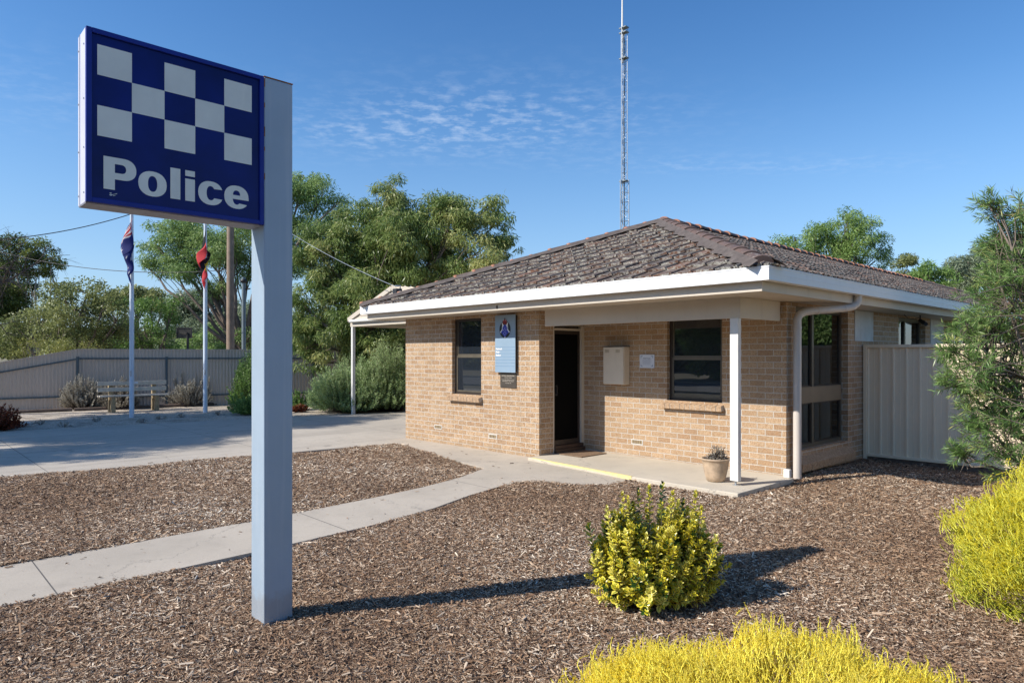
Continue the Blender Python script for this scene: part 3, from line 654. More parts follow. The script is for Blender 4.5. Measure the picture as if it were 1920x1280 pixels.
# side windows
def side_window(y0,y1,z0,z1,label,spandrel):
    x=-.10; mb=MB(); t=.05
    cols=[y0+(y1-y0)*k for k in (.0,.42,1.)]
    mb.box((x-.05,y0,z0),(x,y0+t,z1)); mb.box((x-.05,y1-t,z0),(x,y1,z1)); mb.box((x-.05,y0+t,z1-t),(x,y1-t,z1)); mb.box((x-.05,y0+t,z0),(x,y1-t,z0+t))
    ym=cols[1]; mb.box((x-.05,ym-.035,z0+t),(x+.004,ym+.035,z1-t))
    w=mb.build('window',M['bronze'],PS); w['label']=label
    rows=[(z0+t,z1-t)]
    if spandrel:
        rows=[(z0+t,.955),(1.19,z1-t)]
        mb=MB(); mb.box((x-.045,y0+t,.955),(x+.012,y1-t,1.19)); mb.build('spandrel_panel',M['spandrel'],w)
    for a,b in rows:
        for c,d in ((y0+t,ym-.035),(ym+.035,y1-t)):
            mb=MB(); mb.box((x-.03,c,a),(x-.026,d,b)); mb.build('pane',M['glassside'],w)
            mb=MB(); s=.02
            mb.box((x-.034,c,a),(x-.012,c+s,b)); mb.box((x-.034,d-s,a),(x-.012,d,b)); mb.box((x-.034,c+s,a),(x-.012,d-s,a+s)); mb.box((x-.034,c+s,b-s),(x-.012,d-s,b)); mb.build('sash',M['brown'],w)
    if spandrel:
        mb=MB(); n=60; V=[];Fc=[]
        for seg in ((y0+.05,y0+.75),(y0+.95,y1-.1)):
            o0=len(V)
            for k in range(n+1):
                yy=seg[0]+(seg[1]-seg[0])*k/n; xx=-.34+.03*math.sin(k*1.25)+.012*math.sin(k*2.9)
                V+= [(xx,yy,.25),(xx,yy,2.3)]
            for k in range(n): Fc.append((o0+2*k,o0+2*k+2,o0+2*k+3,o0+2*k+1))
        mb.add(V,Fc,True); mb.build('curtain',M['curtain'],w)
        # sloping brick-on-edge sill
        mb=MB(); n=24; wd=(y1-y0+.06)/n
        for k in range(n):
            a=y0-.03+k*wd+.004; b=a+wd-.008; q=random.uniform(-.003,.003)
            v=[(-.10,a,z0-.14),(.10+q,a,z0-.28),(.10+q,b,z0-.28),(-.10,b,z0-.14),(-.10,a,z0-.002),(.115+q,a,z0-.17),(.115+q,b,z0-.17),(-.10,b,z0-.002)]
            mb.add(v,[(0,3,2,1),(4,5,6,7),(0,1,5,4),(1,2,6,5),(2,3,7,6),(3,0,4,7)])
        mb.add([(-.10,y0-.02,z0-.13),(.094,y0-.02,z0-.27),(.094,y1+.02,z0-.27),(-.10,y1+.02,z0-.13),(-.10,y0-.02,z0-.012),(.106,y0-.02,z0-.178),(.106,y1+.02,z0-.178),(-.10,y1+.02,z0-.012)],
            [(0,3,2,1),(4,5,6,7),(0,1,5,4),(1,2,6,5),(2,3,7,6),(3,0,4,7)])
        mb.build('window_sill',M['sillbrick'],w,bevel=.003)
M['spandrel']=paint('spandrel',(.20,.155,.10),.6,.08,4,dirt=.2)
side_window(.30,2.17,.30,2.36,'tall two light side window with brown spandrel panel beside the downpipe',True)
side_window(4.54,6.10,.95,2.36,'second side window above the cream fence',False)
side_window(8.1,9.9,.95,2.36,'third side window beyond the second downpipe',False)
side_window(12,14,.95,2.36,None,False); side_window(17,19,.95,2.36,None,False)
for a,b in ((2.435,3.236),(6.407,7.28),(10.3,11.2)):
    mb=MB(); mb.box((.0005,a,1.89),(.012,b,ZT-.002)); mb.build('wall_panel',M['panelwhite'],PS,bevel=.002)
# door (in the short return wall, faces +x)
mb=MB(); x=WXR-.03
mb.box((x-.06,-.799,0),(x+.028,-.77,2.165)); mb.box((x-.06,-.075,0),(x+.034,-.003,2.165)); mb.box((x-.06,-.77,2.085),(x+.02,-.075,2.12))
dr=mb.build('door_frame',M['cream'],PS)
mb=MB(); mb.box((x-.05,-.77,2.125),(x-.04,-.075,2.163)); mb.build('transom_pane',M['glass'],dr)
mb=MB(); mb.box((x-.03,-.768,.13),(x-.022,-.077,2.083)); d_=mb.build('screen_door',M['door'],PS)
mb=MB()
for a,b in (((x-.034,-.768,.13),(x-.008,-.72,2.083)),((x-.034,-.125,.13),(x-.008,-.077,2.083)),((x-.034,-.72,2.02),(x-.008,-.125,2.083)),((x-.034,-.72,.13),(x-.008,-.125,.21))): mb.box(a,b)
mb.build('door_rail',M['brown'],d_)
mb=MB(); mb.box((x-.006,-.70,1.0),(x+.03,-.685,1.12)); mb.box((x-.006,-.705,.97),(x+.0,-.66,1.15)); mb.build('handle',M['black'],d_)
mb=MB(); mb.box((x-.10,-.77,.0),(x+.075,-.02,.065)); mb.box((x-.05,-.76,.065),(x+.045,-.03,.125)); mb.build('door_step',M['timber'],PS,bevel=.006)
# doormat
mb=MB(); mb.box((-3.52,-.80,.004),(-3.02,-.15,.016)); o=mb.build('doormat',paint('mat',(.19,.12,.07),.95,.3,30),bevel=.003); tag(o,'thin brown worn doormat on the porch slab by the entrance','doormat')
# eaves: gutter, fascia, soffit
GX0,GX1,GY0,GY1=-8.154,.65,-1.83,YB+.6
def ring(mb,x0,y0,x1,y1,w,z0,z1):
    mb.box((x0,y0,z0),(x1,y0+w,z1)); mb.box((x0,y1-w,z0),(x1,y1,z1))
    mb.box((x1-w,y0+w,z0),(x1,y1-w,z1)); mb.box((x0,y0+w,z0),(x0+w,y1-w,z1))
mb=MB(); ring(mb,GX0,GY0,GX1,GY1,.006,2.505,2.66); ring(mb,GX0+.006,GY0+.006,GX1-.006,GY1-.006,.10,2.505,2.512)
ring(mb,GX0-.006,GY0-.006,GX1+.006,GY1+.006,.016,2.648,2.664); ring(mb,GX0-.003,GY0-.003,GX1+.003,GY1+.003,.003,2.575,2.583)
g_=mb.build('gutter',M['white'],PS)
mb=MB(); ring(mb,GX0+.108,GY0+.108,GX1-.135,GY1-.108,.025,2.392,2.64); mb.build('fascia',M['cream'],PS)
mb=MB(); mb.box((GX0+.134,GY0+.134,2.396),(GX1-.161,GY1-.134,2.412)); mb.build('soffit',M['cream'],PS)
# porch beam and post
mb=MB(); mb.box((-3.518,-1.135,2.13),(-.07,-1.09,2.3955)); mb.box((-.118,-1.09,2.13),(-.07,-.03,2.3955)); mb.build('porch_beam',M['cream'],PS,bevel=.002)
mb=MB(); mb.box((-.20,-1.16,.055),(-.085,-1.085,2.1295)); pp=mb.build('porch_post',M['offwhite'],PS,bevel=.004)
mb=MB(); mb.tube([(-.14,-1.12,0),(-.14,-1.12,.056)],.012,8); mb.box((-.18,-1.15,.001),(-.10,-1.09,.006)); mb.build('post_foot',M['galv'],pp)
# downpipes
def pipe(pts,r,name='downpipe'):
    mb=MB(); mb.tube(pts,r,14); return mb
def arc(c,a0,a1,r,e1,e2,n=8):
    c=Vector(c); e1=Vector(e1); e2=Vector(e2)
    return [c+(e1*math.cos(a0+(a1-a0)*k/n)+e2*math.sin(a0+(a1-a0)*k/n))*r for k in range(n+1)]
xg=.56; px_=.09; py_=.14
# drops from gutter at (xg, yq), swings to the wall
yq=1.05
a=Vector((xg,yq-.02,2.50)); 
pts=[a+Vector((0,0,.03)),a+Vector((0,0,-.05)),a+Vector((-.01,-.012,-.11)),a+Vector((-.05,-.06,-.155)),a+Vector((-.10,-.14,-.175))]
b=Vector((px_,py_,2.20)); 
pts+=[b+Vector((.12,.22,.075)),b+Vector((.06,.10,.055)),b+Vector((.018,.03,.02)),b+Vector((0,0,-.05)),Vector((px_,py_,1.0)),Vector((px_,py_,-.08))]
mb=pipe(pts,.055)
for z in (2.02,): mb.tube([(px_,py_,z),(px_,py_,z+.03)],.060,14)
for q in (pts[4].lerp(pts[5],.05),pts[4].lerp(pts[5],.85)):
    dd=(pts[5]-pts[4]).normalized(); mb.tube([q,q+dd*.03],.060,14)
o=mb.build('downpipe',M['pipe'],PS)
mb=pipe([(.08,7.55,-.1),(.08,7.55,2.1),(.1,7.55,2.2),(.3,7.55,2.32),(.5,7.55,2.4),(.55,7.55,2.5)],.045); mb.build('downpipe',M['pipe'],PS)
# ---- roof
PITCH=math.atan((4.378-2.66)/((GX1-GX0)/2)); EZ=2.668
cp,sp_=math.cos(PITCH),math.sin(PITCH); XM=(GX0+GX1)/2; HW=(GX1-GX0)/2-.0
RF=None
def slope(o0, ud, hd, length, keep):
    """o0 eave corner, ud eave dir, hd horizontal up-slope dir; keep(x,y) list of planes (co,no) to clip"""
    ud=Vector(ud); hd=Vector(hd); vd=hd*cp+Vector((0,0,sp_)); nd=-hd*sp_+Vector((0,0,cp)); o0=Vector(o0)
    W_,G_=.30,.335; nu=int(length/W_)+1; nv=int(HW/cp/G_)+2; V=[];Fc=[];A=[];Bt=[]
    prof=[(0,.004),(.03,.002),(.075,.012),(.105,.016),(.135,.012),(.175,.002),(.215,.001),(.235,.012),(.258,.022),(.276,.018),(.284,.004),(.287,-.026),(.3005,-.026)]
    for j in range(nv):
        for i in range(nu):
            c=o0+ud*((i+.5)*W_)+vd*((j+.5)*G_)
            if any((c-Vector(co)).dot(Vector(no))>.35 for co,no in keep): continue
            jt=random.gauss(0,.0035); ju=random.gauss(0,.003); jv=random.gauss(0,.006); cv=min(1,max(0,random.gauss(.45,.22)))
            if random.random()<.05: cv=.95
            n0=len(V)
            tl=random.gauss(0,.004)
            for (r,vv,hh) in ((0,-.004,-.026),(1,-.016,.020),(2,-.014,.0215),(3,G_+.004,-.012)):
                for u,h in prof:
                    V.append(o0+ud*(i*W_+u+ju)+vd*(j*G_+vv+jv)+nd*(h*(1 if r else .45)+hh+jt+tl*(u-.15)*3)); A.append(cv); Bt.append(1. if r<2 else 0.)
            k=len(prof)
            for r in (0,1,2):
                for q in range(k-1): Fc.append((n0+r*k+q,n0+r*k+q+1,n0+(r+1)*k+q+1,n0+(r+1)*k+q))
    bm=bmesh.new(); la=bm.verts.layers.float.new('cv'); lb=bm.verts.layers.float.new('butt')
    vs=[bm.verts.new(v) for v in V]
    for v,a,b in zip(vs,A,Bt): v[la]=a; v[lb]=b
    for f in Fc: bm.faces.new([vs[q] for q in f])
    for co,no in keep: bmesh.ops.bisect_plane(bm,geom=bm.verts[:]+bm.edges[:]+bm.faces[:],plane_co=co,plane_no=no,clear_outer=True)
    bmesh.ops.recalc_face_normals(bm,faces=bm.faces[:]) if False else None
    return bm
e=.03; x0,x1,y0,y1=GX0+.03,GX1-.03,GY0+.03,GY1-.03
hips=dict(fl=((x0,y0,0),(1,-1)),)
q=1/math.sqrt(2)
slopes=[((x0,y0,EZ),(1,0,0),(0,1,0),x1-x0,[((x0,y0,0),(-q,q,0)),((x1,y0,0),(q,q,0))]),
        ((x1,y0,EZ),(0,1,0),(-1,0,0),y1-y0,[((x1,y0,0),(-q,-q,0)),((x1,y1,0),(-q,q,0)),((XM,0,0),(-1,0,0))]),
        ((x0,y1,EZ),(0,-1,0),(1,0,0),y1-y0,[((x0,y0,0),(q,-q,0)),((x0,y1,0),(q,q,0)),((XM,0,0),(1,0,0))]),
        ((x1,y1,EZ),(-1,0,0),(0,-1,0),x1-x0,[((x0,y1,0),(-q,-q,0)),((x1,y1,0),(q,-q,0))])]
bmall=bmesh.new(); tmp=[]
for s_ in slopes:
    b_=slope(*s_); me=bpy.data.meshes.new('t'); b_.to_mesh(me); b_.free(); bmall.from_mesh(me); bpy.data.meshes.remove(me)
me=bpy.data.meshes.new('roof'); bmall.to_mesh(me); bmall.free(); me.materials.append(M['tile'])
roof=bpy.data.objects.new('roof',me); COL.objects.link(roof); roof.parent=PS
apz=EZ+(HW+.0)*sp_/cp
A1=Vector((XM,y0+(x1-x0)/2,apz)); A2=Vector((XM,y1-(x1-x0)/2,apz))
mb=MB(); c4=[Vector((x0,y0,EZ)),Vector((x1,y0,EZ)),Vector((x1,y1,EZ)),Vector((x0,y1,EZ))]; dn=Vector((0,0,-.05))
mb.add([p+dn for p in (c4[0],c4[1],c4[2],c4[3],A1,A2)],[(0,1,4),(1,2,5,4),(2,3,5),(3,0,4,5),(0,3,2,1)]); mb.build('light_leak_shell',M['timber'],roof)  # unseen dark hip shell added below the tiles to stop light leaks
def caps(p0,p1,name='ridge_cap',col=.93):
    """p0 low end"""
    p0=Vector(p0);p1=Vector(p1); d=(p1-p0); L=d.length; d.normalize(); s=d.cross(Vector((0,0,1))).normalized(); up=s.cross(d).normalized()
    V=[];Fc=[];A=[]; n=max(1,int(L/.40)); st=L/n; K=9
    for i in range(n):
        cv=random.uniform(.2,.7); jr=random.gauss(0,.004); jz=random.gauss(0,.004)
        for (a,r,c) in ((-.02,.140,col),(.0,.146,col+.02),(.045,.146,col-.05),(.055,.132,cv),(st*.5,.128,cv),(st+.01,.118,cv)):
            for k in range(K):
                th=PI*k/(K-1); V.append(p0+d*(i*st+a)+s*math.cos(th)*(r+jr)*1.0+up*(math.sin(th)*(r+jr)*.72-.035+jz)); A.append(c if k not in(0,) else c)
        b=len(V)-6*K
        for r in range(5):
            for k in range(K-1): Fc.append((b+r*K+k,b+r*K+k+1,b+(r+1)*K+k+1,b+(r+1)*K+k))
        # front end face
        V.append(p0+d*(i*st-.02)+up*(-.035)); A.append(col-.1)
        for k in range(K-1): Fc.append((b+k+1,b+k,len(V)-1,len(V)-1)) if False else Fc.append((b+k+1,b+k,len(V)-1))
    bm=bmesh.new(); la=bm.verts.layers.float.new('cv'); vs=[bm.verts.new(v) for v in V]
    for v,a in zip(vs,A): v[la]=a
    for f in Fc: bm.faces.new([vs[q] for q in f])
    me=bpy.data.meshes.new(name); bm.to_mesh(me); bm.free(); me.materials.append(M['ridge'])
    for p in me.polygons: p.use_smooth=len(p.vertices)==4
    o=bpy.data.objects.new(name,me); COL.objects.link(o); o.parent=roof; return o
up_=Vector((0,0,.03))
caps(c4[0]+up_,A1+up_); caps(c4[1].lerp(A1,.03)+up_,A1+up_,col=.50); caps(c4[2]+up_,A2+up_); caps(c4[3]+up_,A2+up_); caps(A1+up_,A2+up_)
# mortar bedding beside the near hips
mortm=paint('mortar',(.10,.08,.07),.9,.3,9,dirt=.6,dirtcol=(.24,.22,.19),bmp=.5)
for a in (c4[0],c4[1],c4[2],c4[3]):
  for sg in (-1,1):
    mb=MB()
    b=A1 if a.y<0 else A2; d=(b-a).normalized(); s=d.cross(Vector((0,0,1))).normalized(); up=s.cross(d)
    n=40
    if 1:
        V=[]
        for k in range(n+1):
            p=a.lerp(b,k/n); w=.23+.035*math.sin(k*2.3)+.03*math.sin(k*5.1+sg); V+=[p+up*.06+s*sg*.11, p+s*sg*w+up*(-w*.28+.045)]
        mb.add(V,[(2*k,2*k+1,2*k+3,2*k+2) if sg>0 else (2*k+2,2*k+3,2*k+1,2*k) for k in range(n)],True)
    mb.build('mortar_bedding',mortm,roof)
# wasp nest / little fitting marks on the fascia
mb=MB(); mb.box((-4.05,GY0+.098,2.42),(-4.02,GY0+.1079,2.47)); mb.build('fascia_fitting',M['timber'],PS)
# eave floodlight at side
mb=MB(); mb.tube([(.25,4.9,2.395),(.25,4.9,2.30)],.012,8); mb.tube([(.25,4.9,2.30),(.40,4.7,2.22)],.035,10); mb.tube([(.15,4.35,2.39),(.16,4.5,2.33),(.2,4.75,2.32),(.25,4.88,2.36)],.006,5); mb.build('eave_camera',M['black'],PS)
# ---- carport on the left
CP=empty('carport',(-11.3,1.03,-.05),'cream open carport with small boarded gable behind the left end of the station','carport')
mb=MB(); cy=1.03
pk=Vector((-11.32,cy,3.47)); lf=Vector((-13.62,cy,2.70)); rt=Vector((-9.02,cy,2.70))
nb=9
for k in range(nb):   # lapped boards of the gable
    z0=2.62+k*.085; z1=z0+.088
    if z1>3.44: break
    f0=(z0-2.70)/(3.47-2.70); f0=max(0,f0); f1=max(0,min(1,(z1-2.70)/.77))
    xa0=lf.x+(pk.x-lf.x)*f0; xb0=rt.x+(pk.x-rt.x)*f0; xa1=lf.x+(pk.x-lf.x)*f1; xb1=rt.x+(pk.x-rt.x)*f1
    mb.quad([(xa0,cy-.012,z0),(xb0,cy-.012,z0),(xb1,cy+.004,z1),(xa1,cy+.004,z1)])
    mb.quad([(xa0,cy-.012,z0),(xa0,cy+.004,z0),(xb0,cy+.004,z0),(xb0,cy-.012,z0)])
mb.build('gable_boards',M['cream'],CP)
mb=MB()
for a,b in ((lf,pk),(rt,pk)):
    d=(b-a); n=d.cross(Vector((0,1,0))).normalized(); n=n if n.z>0 else -n
    v=[a+Vector((0,-.05,0))-n*.06,b+Vector((0,-.05,0))-n*.06,b+Vector((0,-.05,0))+n*.06,a+Vector((0,-.05,0))+n*.06]
    w=[p+Vector((0,.03,0)) for p in v]; mb.add(v+w,[(0,1,2,3),(7,6,5,4),(0,4,5,1),(1,5,6,2),(2,6,7,3),(3,7,4,0)])
mb.build('barge_board',M['cream'],CP)
mb=MB()
for a,b in ((lf,pk),(rt,pk)):
    n=32
    for k in range(n):
        ya=cy-.05+k*.20; V=[]
        for (yy,zz) in ((ya,.0),(ya+.05,.02),(ya+.10,.0),(ya+.2,.0)):
            V+= [Vector((a.x,yy,a.z+.07+zz)),Vector((b.x,yy,b.z+.07+zz))]
        mb.add(V,[(0,1,3,2),(2,3,5,4),(4,5,7,6)])
mb.build('roof_sheeting',M['fencecream'],CP)
mb=MB(); mb.box((-13.55,cy-.0,2.50),(-7.54,cy+.06,2.62)); mb.box((-13.55,cy+.061,2.50),(-13.48,7.4,2.62)); mb.box((-9.1,cy+.061,2.5),(-9.03,7.4,2.62)); mb.build('beam',M['cream'],CP)
mb=MB(); mb.tube([(-13.45,cy-.06,2.655),(-8.6,cy-.06,2.64)],.045,8); mb.tube([(-8.75,cy-.07,2.62),(-8.72,cy-.08,2.50),(-8.6,cy-.08,2.42),(-7.54,cy-.08,2.40)],.045,8); mb.build('drain_pipe',M['offwhite'],CP)
for (x_,y_) in ((-13.47,1.08),(-13.5,7.2)):
    mb=MB(); mb.box((x_-.045,y_-.045,-.06),(x_+.045,y_+.045,2.499)); mb.build('carport_post',M['offwhite'],CP,bevel=.004)
mb=MB(); mb.box((-13.42,cy+.07,2.58),(-9.1,7.3,2.60)); mb.build('ceiling_lining',M['cream'],CP)
# wire attachment on the roof corner
SB=empty('service_bracket',(-8.05,-.2,2.9),'small black electrical connection box on the left roof corner','electrical box')
bp=D(745,548,17.0)
SB.location=bp
mb=MB(); mb.box(bp+Vector((-.09,-.09,-.10)),bp+Vector((.09,.09,.09))); mb.build('housing',M['black'],SB,bevel=.015)
mb=MB(); mb.tube([bp+Vector((.05,.05,-.55)),bp+Vector((.05,.05,.08)),bp+Vector((.1,.02,.16)),bp+Vector((.0,-.06,.15))],.02,8); mb.build('bracket',M['galv'],SB)
# ================================================================ things on the wall
# meter box
mbx=empty('meter_box',(-2.85,0,1.17),'cream metal electricity meter box on the porch brick wall','meter box')
mb=MB(); mb.box((-3.09,-.15,1.172),(-2.66,-.001,1.80)); mb.build('cabinet',M['meter'],mbx,bevel=.006)
mb=MB(); mb.box((-3.085,-.166,1.178),(-2.665,-.151,1.794)); dd_=mb.build('door',M['meter'],mbx,bevel=.005)
mb=MB()
for xx in (-3.045,-2.82):
    mb=MB()
    for k in range(4): mb.box((xx,-.169,1.705+k*.013),(xx+.085,-.1655,1.711+k*.013))
    mb.build('louvre',M['benchleg'],dd_)
mb=MB(); mb.box((-3.10,-.17,1.80),(-2.65,-.0008,1.812)); mb.build('rain_hood',M['brown'],mbx)
# text helper
def text_mesh(s, size, m, name, parent, loc, rotz=0, extrude=.001, offset=0., align='LEFT'):
    cu=bpy.data.curves.new('t','FONT'); cu.body=s; cu.size=size; cu.extrude=extrude; cu.offset=offset; cu.align_x=align
    ob=bpy.data.objects.new('t',cu); COL.objects.link(ob); dg=bpy.context.evaluated_depsgraph_get()
    me=bpy.data.meshes.new_from_object(ob.evaluated_get(dg)); bpy.data.objects.remove(ob)
    me.transform(Matrix.Translation(Vector(loc))@Matrix.Rotation(rotz,4,'Z')@Matrix.Rotation(PI/2,4,'X'))
    w=Vector((0,0,0)); q_=parent
    while q_ is not None: w+=q_.location; q_=q_.parent
    me.transform(Matrix.Translation(-w)); me.materials.clear(); me.materials.append(m); me.name=name
    o=bpy.data.objects.new(name,me); COL.objects.link(o); o.parent=parent; return o
def flatpoly(mb, pts, y, th=.002):
    n=len(pts); mb.add([(x,y,z) for x,z in pts]+[(x,y+th,z) for x,z in pts],[tuple(range(n)),tuple(reversed(range(n,2*n)))]+[(i,(i+1)%n,(i+1)%n+n,i+n) for i in range(n)])
# notice
NB=empty('notice_plaque',(-2.30,0,1.45),'small square white notice with printed text to the right of the meter box','notice')
mb=MB(); mb.box((-2.445,-.016,1.452),(-2.16,-.001,1.672)); mb.build('board',M['noticewhite'],NB,bevel=.003)
for sx,sz in ((-1,-1),(1,-1),(-1,1),(1,1)):
    mb=MB()
    cx_=-2.3025+sx*.118; cz=1.562+sz*.086
    mb.box((min(cx_,cx_-sx*.035),-.0175,min(cz,cz-sz*.008)),(max(cx_,cx_-sx*.035),-.0165,max(cz,cz-sz*.008)))
    mb.box((min(cx_,cx_-sx*.008),-.0175,min(cz-sz*.008,cz-sz*.035)),(max(cx_,cx_-sx*.008),-.0165,max(cz-sz*.008,cz-sz*.035)))
    mb.build('corner_ornament',M['bluedark'],NB)
text_mesh('Want To Join',.026,M['noticeink'],'title_lettering',NB,(-2.3025,-.017,1.60),0,.0005,.0004,'CENTER')
mb=MB(); g=random.Random(4)
for k in range(7):
    x=-2.385; z=1.583-k*.0125; e_=-2.22-g.random()*.02
    while x<e_:
        w=.008+g.random()*.02; mb.box((x,-.0172,z),(min(x+w,e_),-.0165,z+.004)); x+=w+.006
mb.build('printed_lines',paint('faint_ink',(.3,.32,.36),.6,.05,4),NB)
# blue station sign
SG=empty('station_sign',(-4.42,WYA,1.36),'tall blue panel with police crest and station name on the front wall','sign')
X0,X1,Z0,Z1=-4.676,-4.16,1.362,2.356; ys=WYA-.06
mb=MB(); mb.box((X0+.03,ys+.012,Z0+.015),(X1-.01,WYA-.001,Z1-.01)); mb.build('backing',M['brown'],SG)
mb=MB(); mb.box((X0,ys,Z0),(X1,ys+.011,Z1)); mb.build('panel',M['bluepanel'],SG,bevel=.002)
mb=MB()
for k in range(7):
    z=1.795-k*.0545; mb.box((X0+.004,ys-.0006,z),(X1-.004,ys-.0001,z+.005))
mb.build('panel_joint',M['bluedark'],SG)
for k,s_ in enumerate(('Natimuk','Police','Station')):
    text_mesh(s_,.046,M['lettwhite'],'lettering',SG,(X0+.025,ys-.0022,1.795-.0545*(k+1)+.014),0,.001,.0016)
xc=(X0+X1)/2+.0; 
def ell(cx,cz,rx,rz,a0=0,a1=2*PI,n=20): return [(cx+rx*math.cos(a0+(a1-a0)*k/n),cz+rz*math.sin(a0+(a1-a0)*k/n)) for k in range(n+(0 if abs(a1-a0-2*PI)<1e-6 else 1))]
crest=[]
def crest_part(nm,pts,m,lay):
    mb=MB(); 
    for p in pts: flatpoly(mb,p,ys-.002-.0012*lay,.0012)
    mb.build(nm,m,SG)
# wreath: two crescent sides
def cres(sg):
    o=[];i=[]
    for k in range(13):
        a=-PI/2+ (PI*.86)*k/12; o.append((xc+sg*.142*math.cos(a),2.105+.148*math.sin(a))); i.append((xc+sg*.085*math.cos(a),2.115+.115*math.sin(a)))
    p=o+i[::-1]; return p if sg>0 else p[::-1]
crest_part('crest_wreath',[cres(1),cres(-1),[(xc-.012,1.975),(xc,1.935),(xc+.012,1.975)]],M['crestblack'],0)
star=[]
for k in range(10):
    a=PI/2+PI*k/5+PI/5; r=.155 if k%2==0 else .072; star.append((xc+r*math.cos(a)*.88,2.10+r*math.sin(a)))
crest_part('crest_star',[star],M['lettwhite'],1)
crest_part('crest_shield',[[(xc,2.205),(xc+.05,2.15),(xc+.062,2.09),(xc+.10,2.06),(xc,1.972),(xc-.10,2.06),(xc-.062,2.09),(xc-.05,2.15)][::-1]],M['crestblue'],2)
mb_pts=[[(xc-.004+.028*dx,2.03+.028*dz),(xc+.004+.028*dx,2.03+.028*dz),(xc+.004+.028*dx,2.044+.028*dz),(xc-.004+.028*dx,2.044+.028*dz)] for dx,dz in ((-1,2),(1,2),(0,3),(-1,0),(1,0),(0,-1),(.2,1))]
for q_ in mb_pts: crest_part('crest_letter',[q_],M['lettwhite'],3)
crest_part('crest_crown',[ell(xc,2.245,.052,.034),[(xc-.045,2.19),(xc+.045,2.19),(xc+.05,2.225),(xc-.05,2.225)]],M['crestred'],3)
crest_part('crest_crown_band',[[(xc-.05,2.185),(xc+.05,2.185),(xc+.05,2.196),(xc-.05,2.196)]],M['crestblack'],4)
crest_part('crest_cross',[[(xc-.006,2.27),(xc+.006,2.27),(xc+.006,2.305),(xc-.006,2.305)],[(xc-.018,2.285),(xc+.018,2.285),(xc+.018,2.293),(xc-.018,2.293)]],M['crestblack'],4)
for q_ in (-.025,.025): crest_part('crest_pearl',[ell(xc+q_,2.262,.009,.006,n=10)],M['lettwhite'],5)
# bronze plaque
BP=empty('bronze_plaque',(-4.39,WYA,1.09),'small dark bronze plaque fixed under the blue sign','plaque')
mb=MB(); mb.box((-4.592,WYA-.014,1.095),(-4.187,WYA-.001,1.342)); mb.build('plate',M['plaque'],BP,bevel=.003)
for k,(s_,z) in enumerate((('NATIMUK POLICE STATION',1.295),('OFFICIALLY OPENED',1.265),('BY THE HON. MINISTER OF POLICE',1.228),('AND EMERGENCY SERVICES ON',1.203),('1 OCTOBER 1982',1.170))):
    text_mesh(s_,.026 if k==0 else .020,M['plaquetext'],'lettering',BP,(-4.39,WYA-.0148,z),0,.0007,.0006 if k==0 else .0002,'CENTER')
# plant pot
PT=empty('plant_pot',(-.46,-1.06,0),'round weathered terracotta pot with a dried succulent on the porch slab','plant pot')
mb=MB(); pc=(-.46,-1.06,0)
mb.lathe([(0,.0),(.095,.0),(.115,.012),(.135,.07),(.155,.16),(.168,.25),(.176,.275),(.188,.283),(.190,.298),(.182,.306),(.168,.300),(.160,.27),(.155,.24),(0,.235)],pc,36); mb.build('pot',M['pot'],PT)
mb=MB(); mb.lathe([(0,.262),(.08,.268),(.158,.255)],pc,24); mb.build('soil',M['soil'],PT)
g=np.random.default_rng(9); n=520; az=g.random(n)*6.28; rr=.11*np.sqrt(g.random(n)); 
P_=np.stack([pc[0]+rr*np.cos(az)+.02,pc[1]+rr*np.sin(az),.26+g.random(n)*.10],1); big=g.random(n)<.35
P_[big]=np.array([pc[0]+.03,pc[1]+.0,.30])+np.stack([g.normal(size=big.sum())*.045,g.normal(size=big.sum())*.045,g.random(big.sum())*.14],1)
Dd=g.normal(size=(n,3))+np.array([0,0,.9]); V,Fq,c=leaf_arrays(P_,Dd,.035+.03*g.random(n),.010+.006*g.random(n),np.clip(g.normal(size=n)*.25+.5,0,1))
npmesh('dried_plant',V,Fq,LM['succ'],PT,{'cv':c})
# conduit box beside downpipe
CB=empty('tap_box',(.10,-.10,GZ),'small white box on a short stake at the foot of the downpipe','utility box')
mb=MB(); mb.box((.03,-.16,.0),(.12,-.09,.115)); mb.build('lid',M['offwhite'],CB,bevel=.012)
mb=MB(); mb.tube([(.075,-.125,-.1),(.075,-.125,.0)],.014,8); mb.build('stake',M['galv'],CB)
# ================================================================ POLICE STREET SIGN
PG=empty('police_sign',(-.013,-7.28,GZ),'large blue police sign with white checker squares on a square pale blue post','sign')
mb=MB(); mb.box((-.113,-7.375,-.2),(.087,-7.186,3.392)); po=mb.build('post',M['steelpost'],PG,bevel=.008)
mb=MB(); mb.box((-.114,-7.376,3.392),(.088,-7.185,3.398)); mb.build('post_cap',M['rust'],po)
# rust runs on seam
for z,h_ in ((3.33,.05),(3.2,.03),(3.02,.06),(2.93,.025),(2.75,.04)):
    mb=MB(); mb.box((.0874,-7.3745,z),(.0882,-7.3745+.006,z+h_)); mb.build('rust_streak',M['rust'],po)
SY0,SY1,SZ0,SZ1=-8.336,-7.3765,2.465,3.392; sx=.087
mb=MB(); mb.box((-.103,SY0,SZ0),(sx-.018,SY1,SZ1)); ca=mb.build('sign_case',M['signcase'],PG,bevel=.004)
mb=MB(); mb.box((-.100,SY0+.003,SZ0-.004),(sx-.02,SY1-.002,SZ0-.0005)); mb.build('underside_tray',M['signunder'],ca)
mb=MB()
for xx in (-.055,): mb.box((xx,SY0-.003,SZ0+.002),(xx+.004,SY0-.0002,SZ1-.002))
for z in (2.52,2.76,3.02,3.31):
    for xx in (-.085,.045): mb.tube([(xx,SY0-.004,z),(xx,SY0+.001,z)],.005,6)
mb.build('rivets',M['galv'],ca)
mb=MB(); fw=.027; fx0=sx-.0178; fx1=sx+.006
